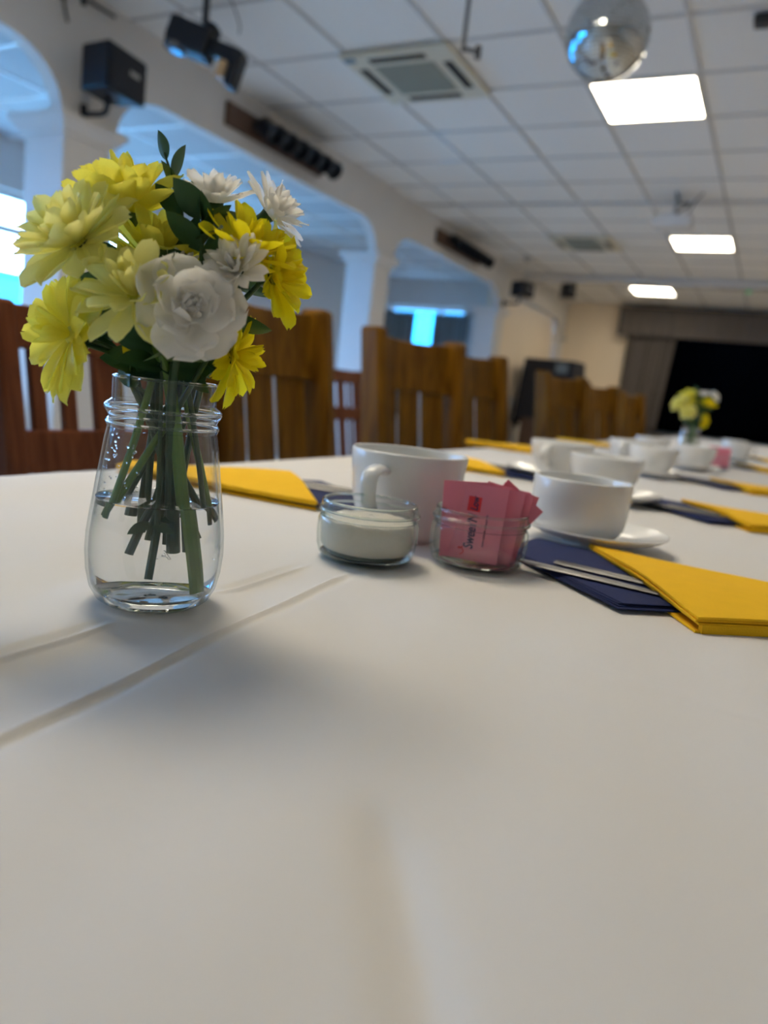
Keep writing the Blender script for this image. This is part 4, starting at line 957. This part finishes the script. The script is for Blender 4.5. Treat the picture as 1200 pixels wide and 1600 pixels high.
sprig('low dark leaves fringing the vase rim of the near bouquet', [(.0, -.016, .05), (-.002, -.012, .118), (-.004, -.018, .150)],
      [(.98, 200, 15, .030, 0), (.94, 320, 10, .030, 0), (.9, 260, -10, .024, 2), (.85, 170, 0, .034, 0), (.8, 20, 10, .034, 1), (.75, 230, 10, .03, 0), (.9, 90, 20, .035, 0), (.86, 130, 20, .04, 1)])
sprig('dark leaves filling the gap under the yellow blooms at the left of the near bouquet', [(-.006, .010, .04), (-.006, .008, .118), (-.016, .014, .155), (-.024, .012, .188)],
      [(.98, 200, 30, .030, 1), (.95, 320, 20, .030, 1), (.92, 250, 30, .030, 1), (.88, 170, 10, .034, 0), (.84, 30, 15, .034, 1), (.8, 280, 5, .032, 1), (.76, 210, 0, .032, 0), (.72, 340, 0, .03, 1), (.68, 100, 5, .03, 1)])
sprig('dark leafy sprig behind the carnation of the near bouquet', [(.006, .014, .04), (.004, .012, .118), (.002, .004, .150), (-.004, .002, .175)],
      [(.98, 200, 20, .034, 1), (.94, 320, 10, .034, 1), (.9, 250, 0, .032, 1), (.86, 170, 5, .036, 0), (.82, 20, 10, .036, 1), (.78, 290, -5, .032, 1), (.74, 220, 0, .03, 0), (.7, 340, 0, .034, 1), (.66, 90, 5, .03, 1)])
sprig('trimmed leaves hanging in the water of the near vase', [(-.004, -.012, .040), (.0, -.008, .068), (.0, -.004, .115)],
      [(.2, 330, -20, .012, 0), (.22, 200, -25, .013, 0), (.3, 20, -10, .012, 1), (.12, 300, -50, .009, 0)])
def cut_stem(label, base, top, r, m):
    base, top = Vector(base), Vector(top); q = Matrix.Rotation(VROT, 3, 'Z')
    t = thing('flower_stalk', label, 'stalk', vloc + q @ base, VROT, 'bare stems in the nearest vase')
    P = [p - base for p in spline([base, base * .5 + top * .5 + Vector((.001, .001, 0)), top], 7)]
    MB().tube(P, r, 9).build('stem', m, t, True); MB().lathe([(0, -.0002), (r * .7, -.0002), (r * .7, .0002), (0, .0002)], 9, (P[1] - P[0]).to_track_quat('Z', 'Y').to_matrix().to_4x4()).build('cut_end', 'leaf_pale', t)
cut_stem('short slanting stem in the water at the left of the vase', (-.0265, -.018, .052), (-.006, -.006, .135), .0021, 'stem_green')
cut_stem('short slanting stem in the water at the right of the vase', (.0265, -.012, .050), (.010, -.004, .135), .0016, 'stem_dark')
# second, distant arrangement: copies of the vase and of some flowers
v2 = Vector((-.245, 2.75, TZ + .0003)); rot2 = VROT - R(38)
c = copy_tree(va); c.location = v2; c.rotation_euler = (0, 0, rot2); tag(c, 'clear glass flower vase far along the table', 'vase', 'glass flower vases')
make_water('clear water in the distant flower vase', v2, rot2)
far_labels = ['yellow chrysanthemum topmost in the distant bouquet', 'pale yellow chrysanthemum at the left of the distant bouquet', 'yellow chrysanthemum in the middle of the distant bouquet', 'pale yellow chrysanthemum at the front of the distant bouquet', None, None, 'white chrysanthemum topmost in the distant bouquet', 'white chrysanthemum at the right of the distant bouquet', 'golden chrysanthemum at the upper right of the distant bouquet', None, None, None, 'golden chrysanthemum hanging at the lower right of the distant bouquet', None, 'narrow sprig of the distant bouquet', 'dense dark sprig of the distant bouquet', 'upright dark leaves of the distant bouquet', 'low leaves at the rim of the distant vase']
for fl, lab in zip(FLOWERS, far_labels):
    if not lab: continue
    c = copy_tree(fl); c.location = v2 + Matrix.Rotation(rot2 - VROT, 3, 'Z') @ (fl.location - vloc); c.rotation_euler = (0, 0, rot2)
    tag(c, lab, fl['category'], 'cut flowers in the distant vase')
# distant packets jar
P3 = Vector((-.135, 2.60, 0))
dp = glass_pot(P3.x, P3.y, 'distant glass jar of pink packets beside the far vase')
for k, (dx, dy, rz, lab) in enumerate([(-.014, -.006, 10, 'distant pink packet, left in the far jar'), (0, -.010, -5, 'distant pink packet, front in the far jar'), (.013, -.004, -15, 'distant pink packet, right in the far jar'), (.002, .008, 20, 'distant pink packet, back in the far jar')]):
    t = thing('sweetener_packet', lab, 'packet', (P3.x + dx, P3.y + dy, TZ + .0078), R(rz + 5), 'pink packets in the distant jar'); put('paper', pkm, t, (0, 0, .0315))

# seat every thing's Empty at its own base
bpy.context.view_layer.update()
for o in [o for o in COL.objects if o.type == 'EMPTY' and not o.parent and o.location.length < 1e-6 and o.get('category')]:
    pts = [c.matrix_world @ Vector(b) for c in o.children if c.type == 'MESH' for b in c.bound_box]
    off = Vector(((min(p.x for p in pts) + max(p.x for p in pts)) / 2, (min(p.y for p in pts) + max(p.y for p in pts)) / 2, min(p.z for p in pts)))
    o.location = off
    for c in o.children: c.location = c.location - off
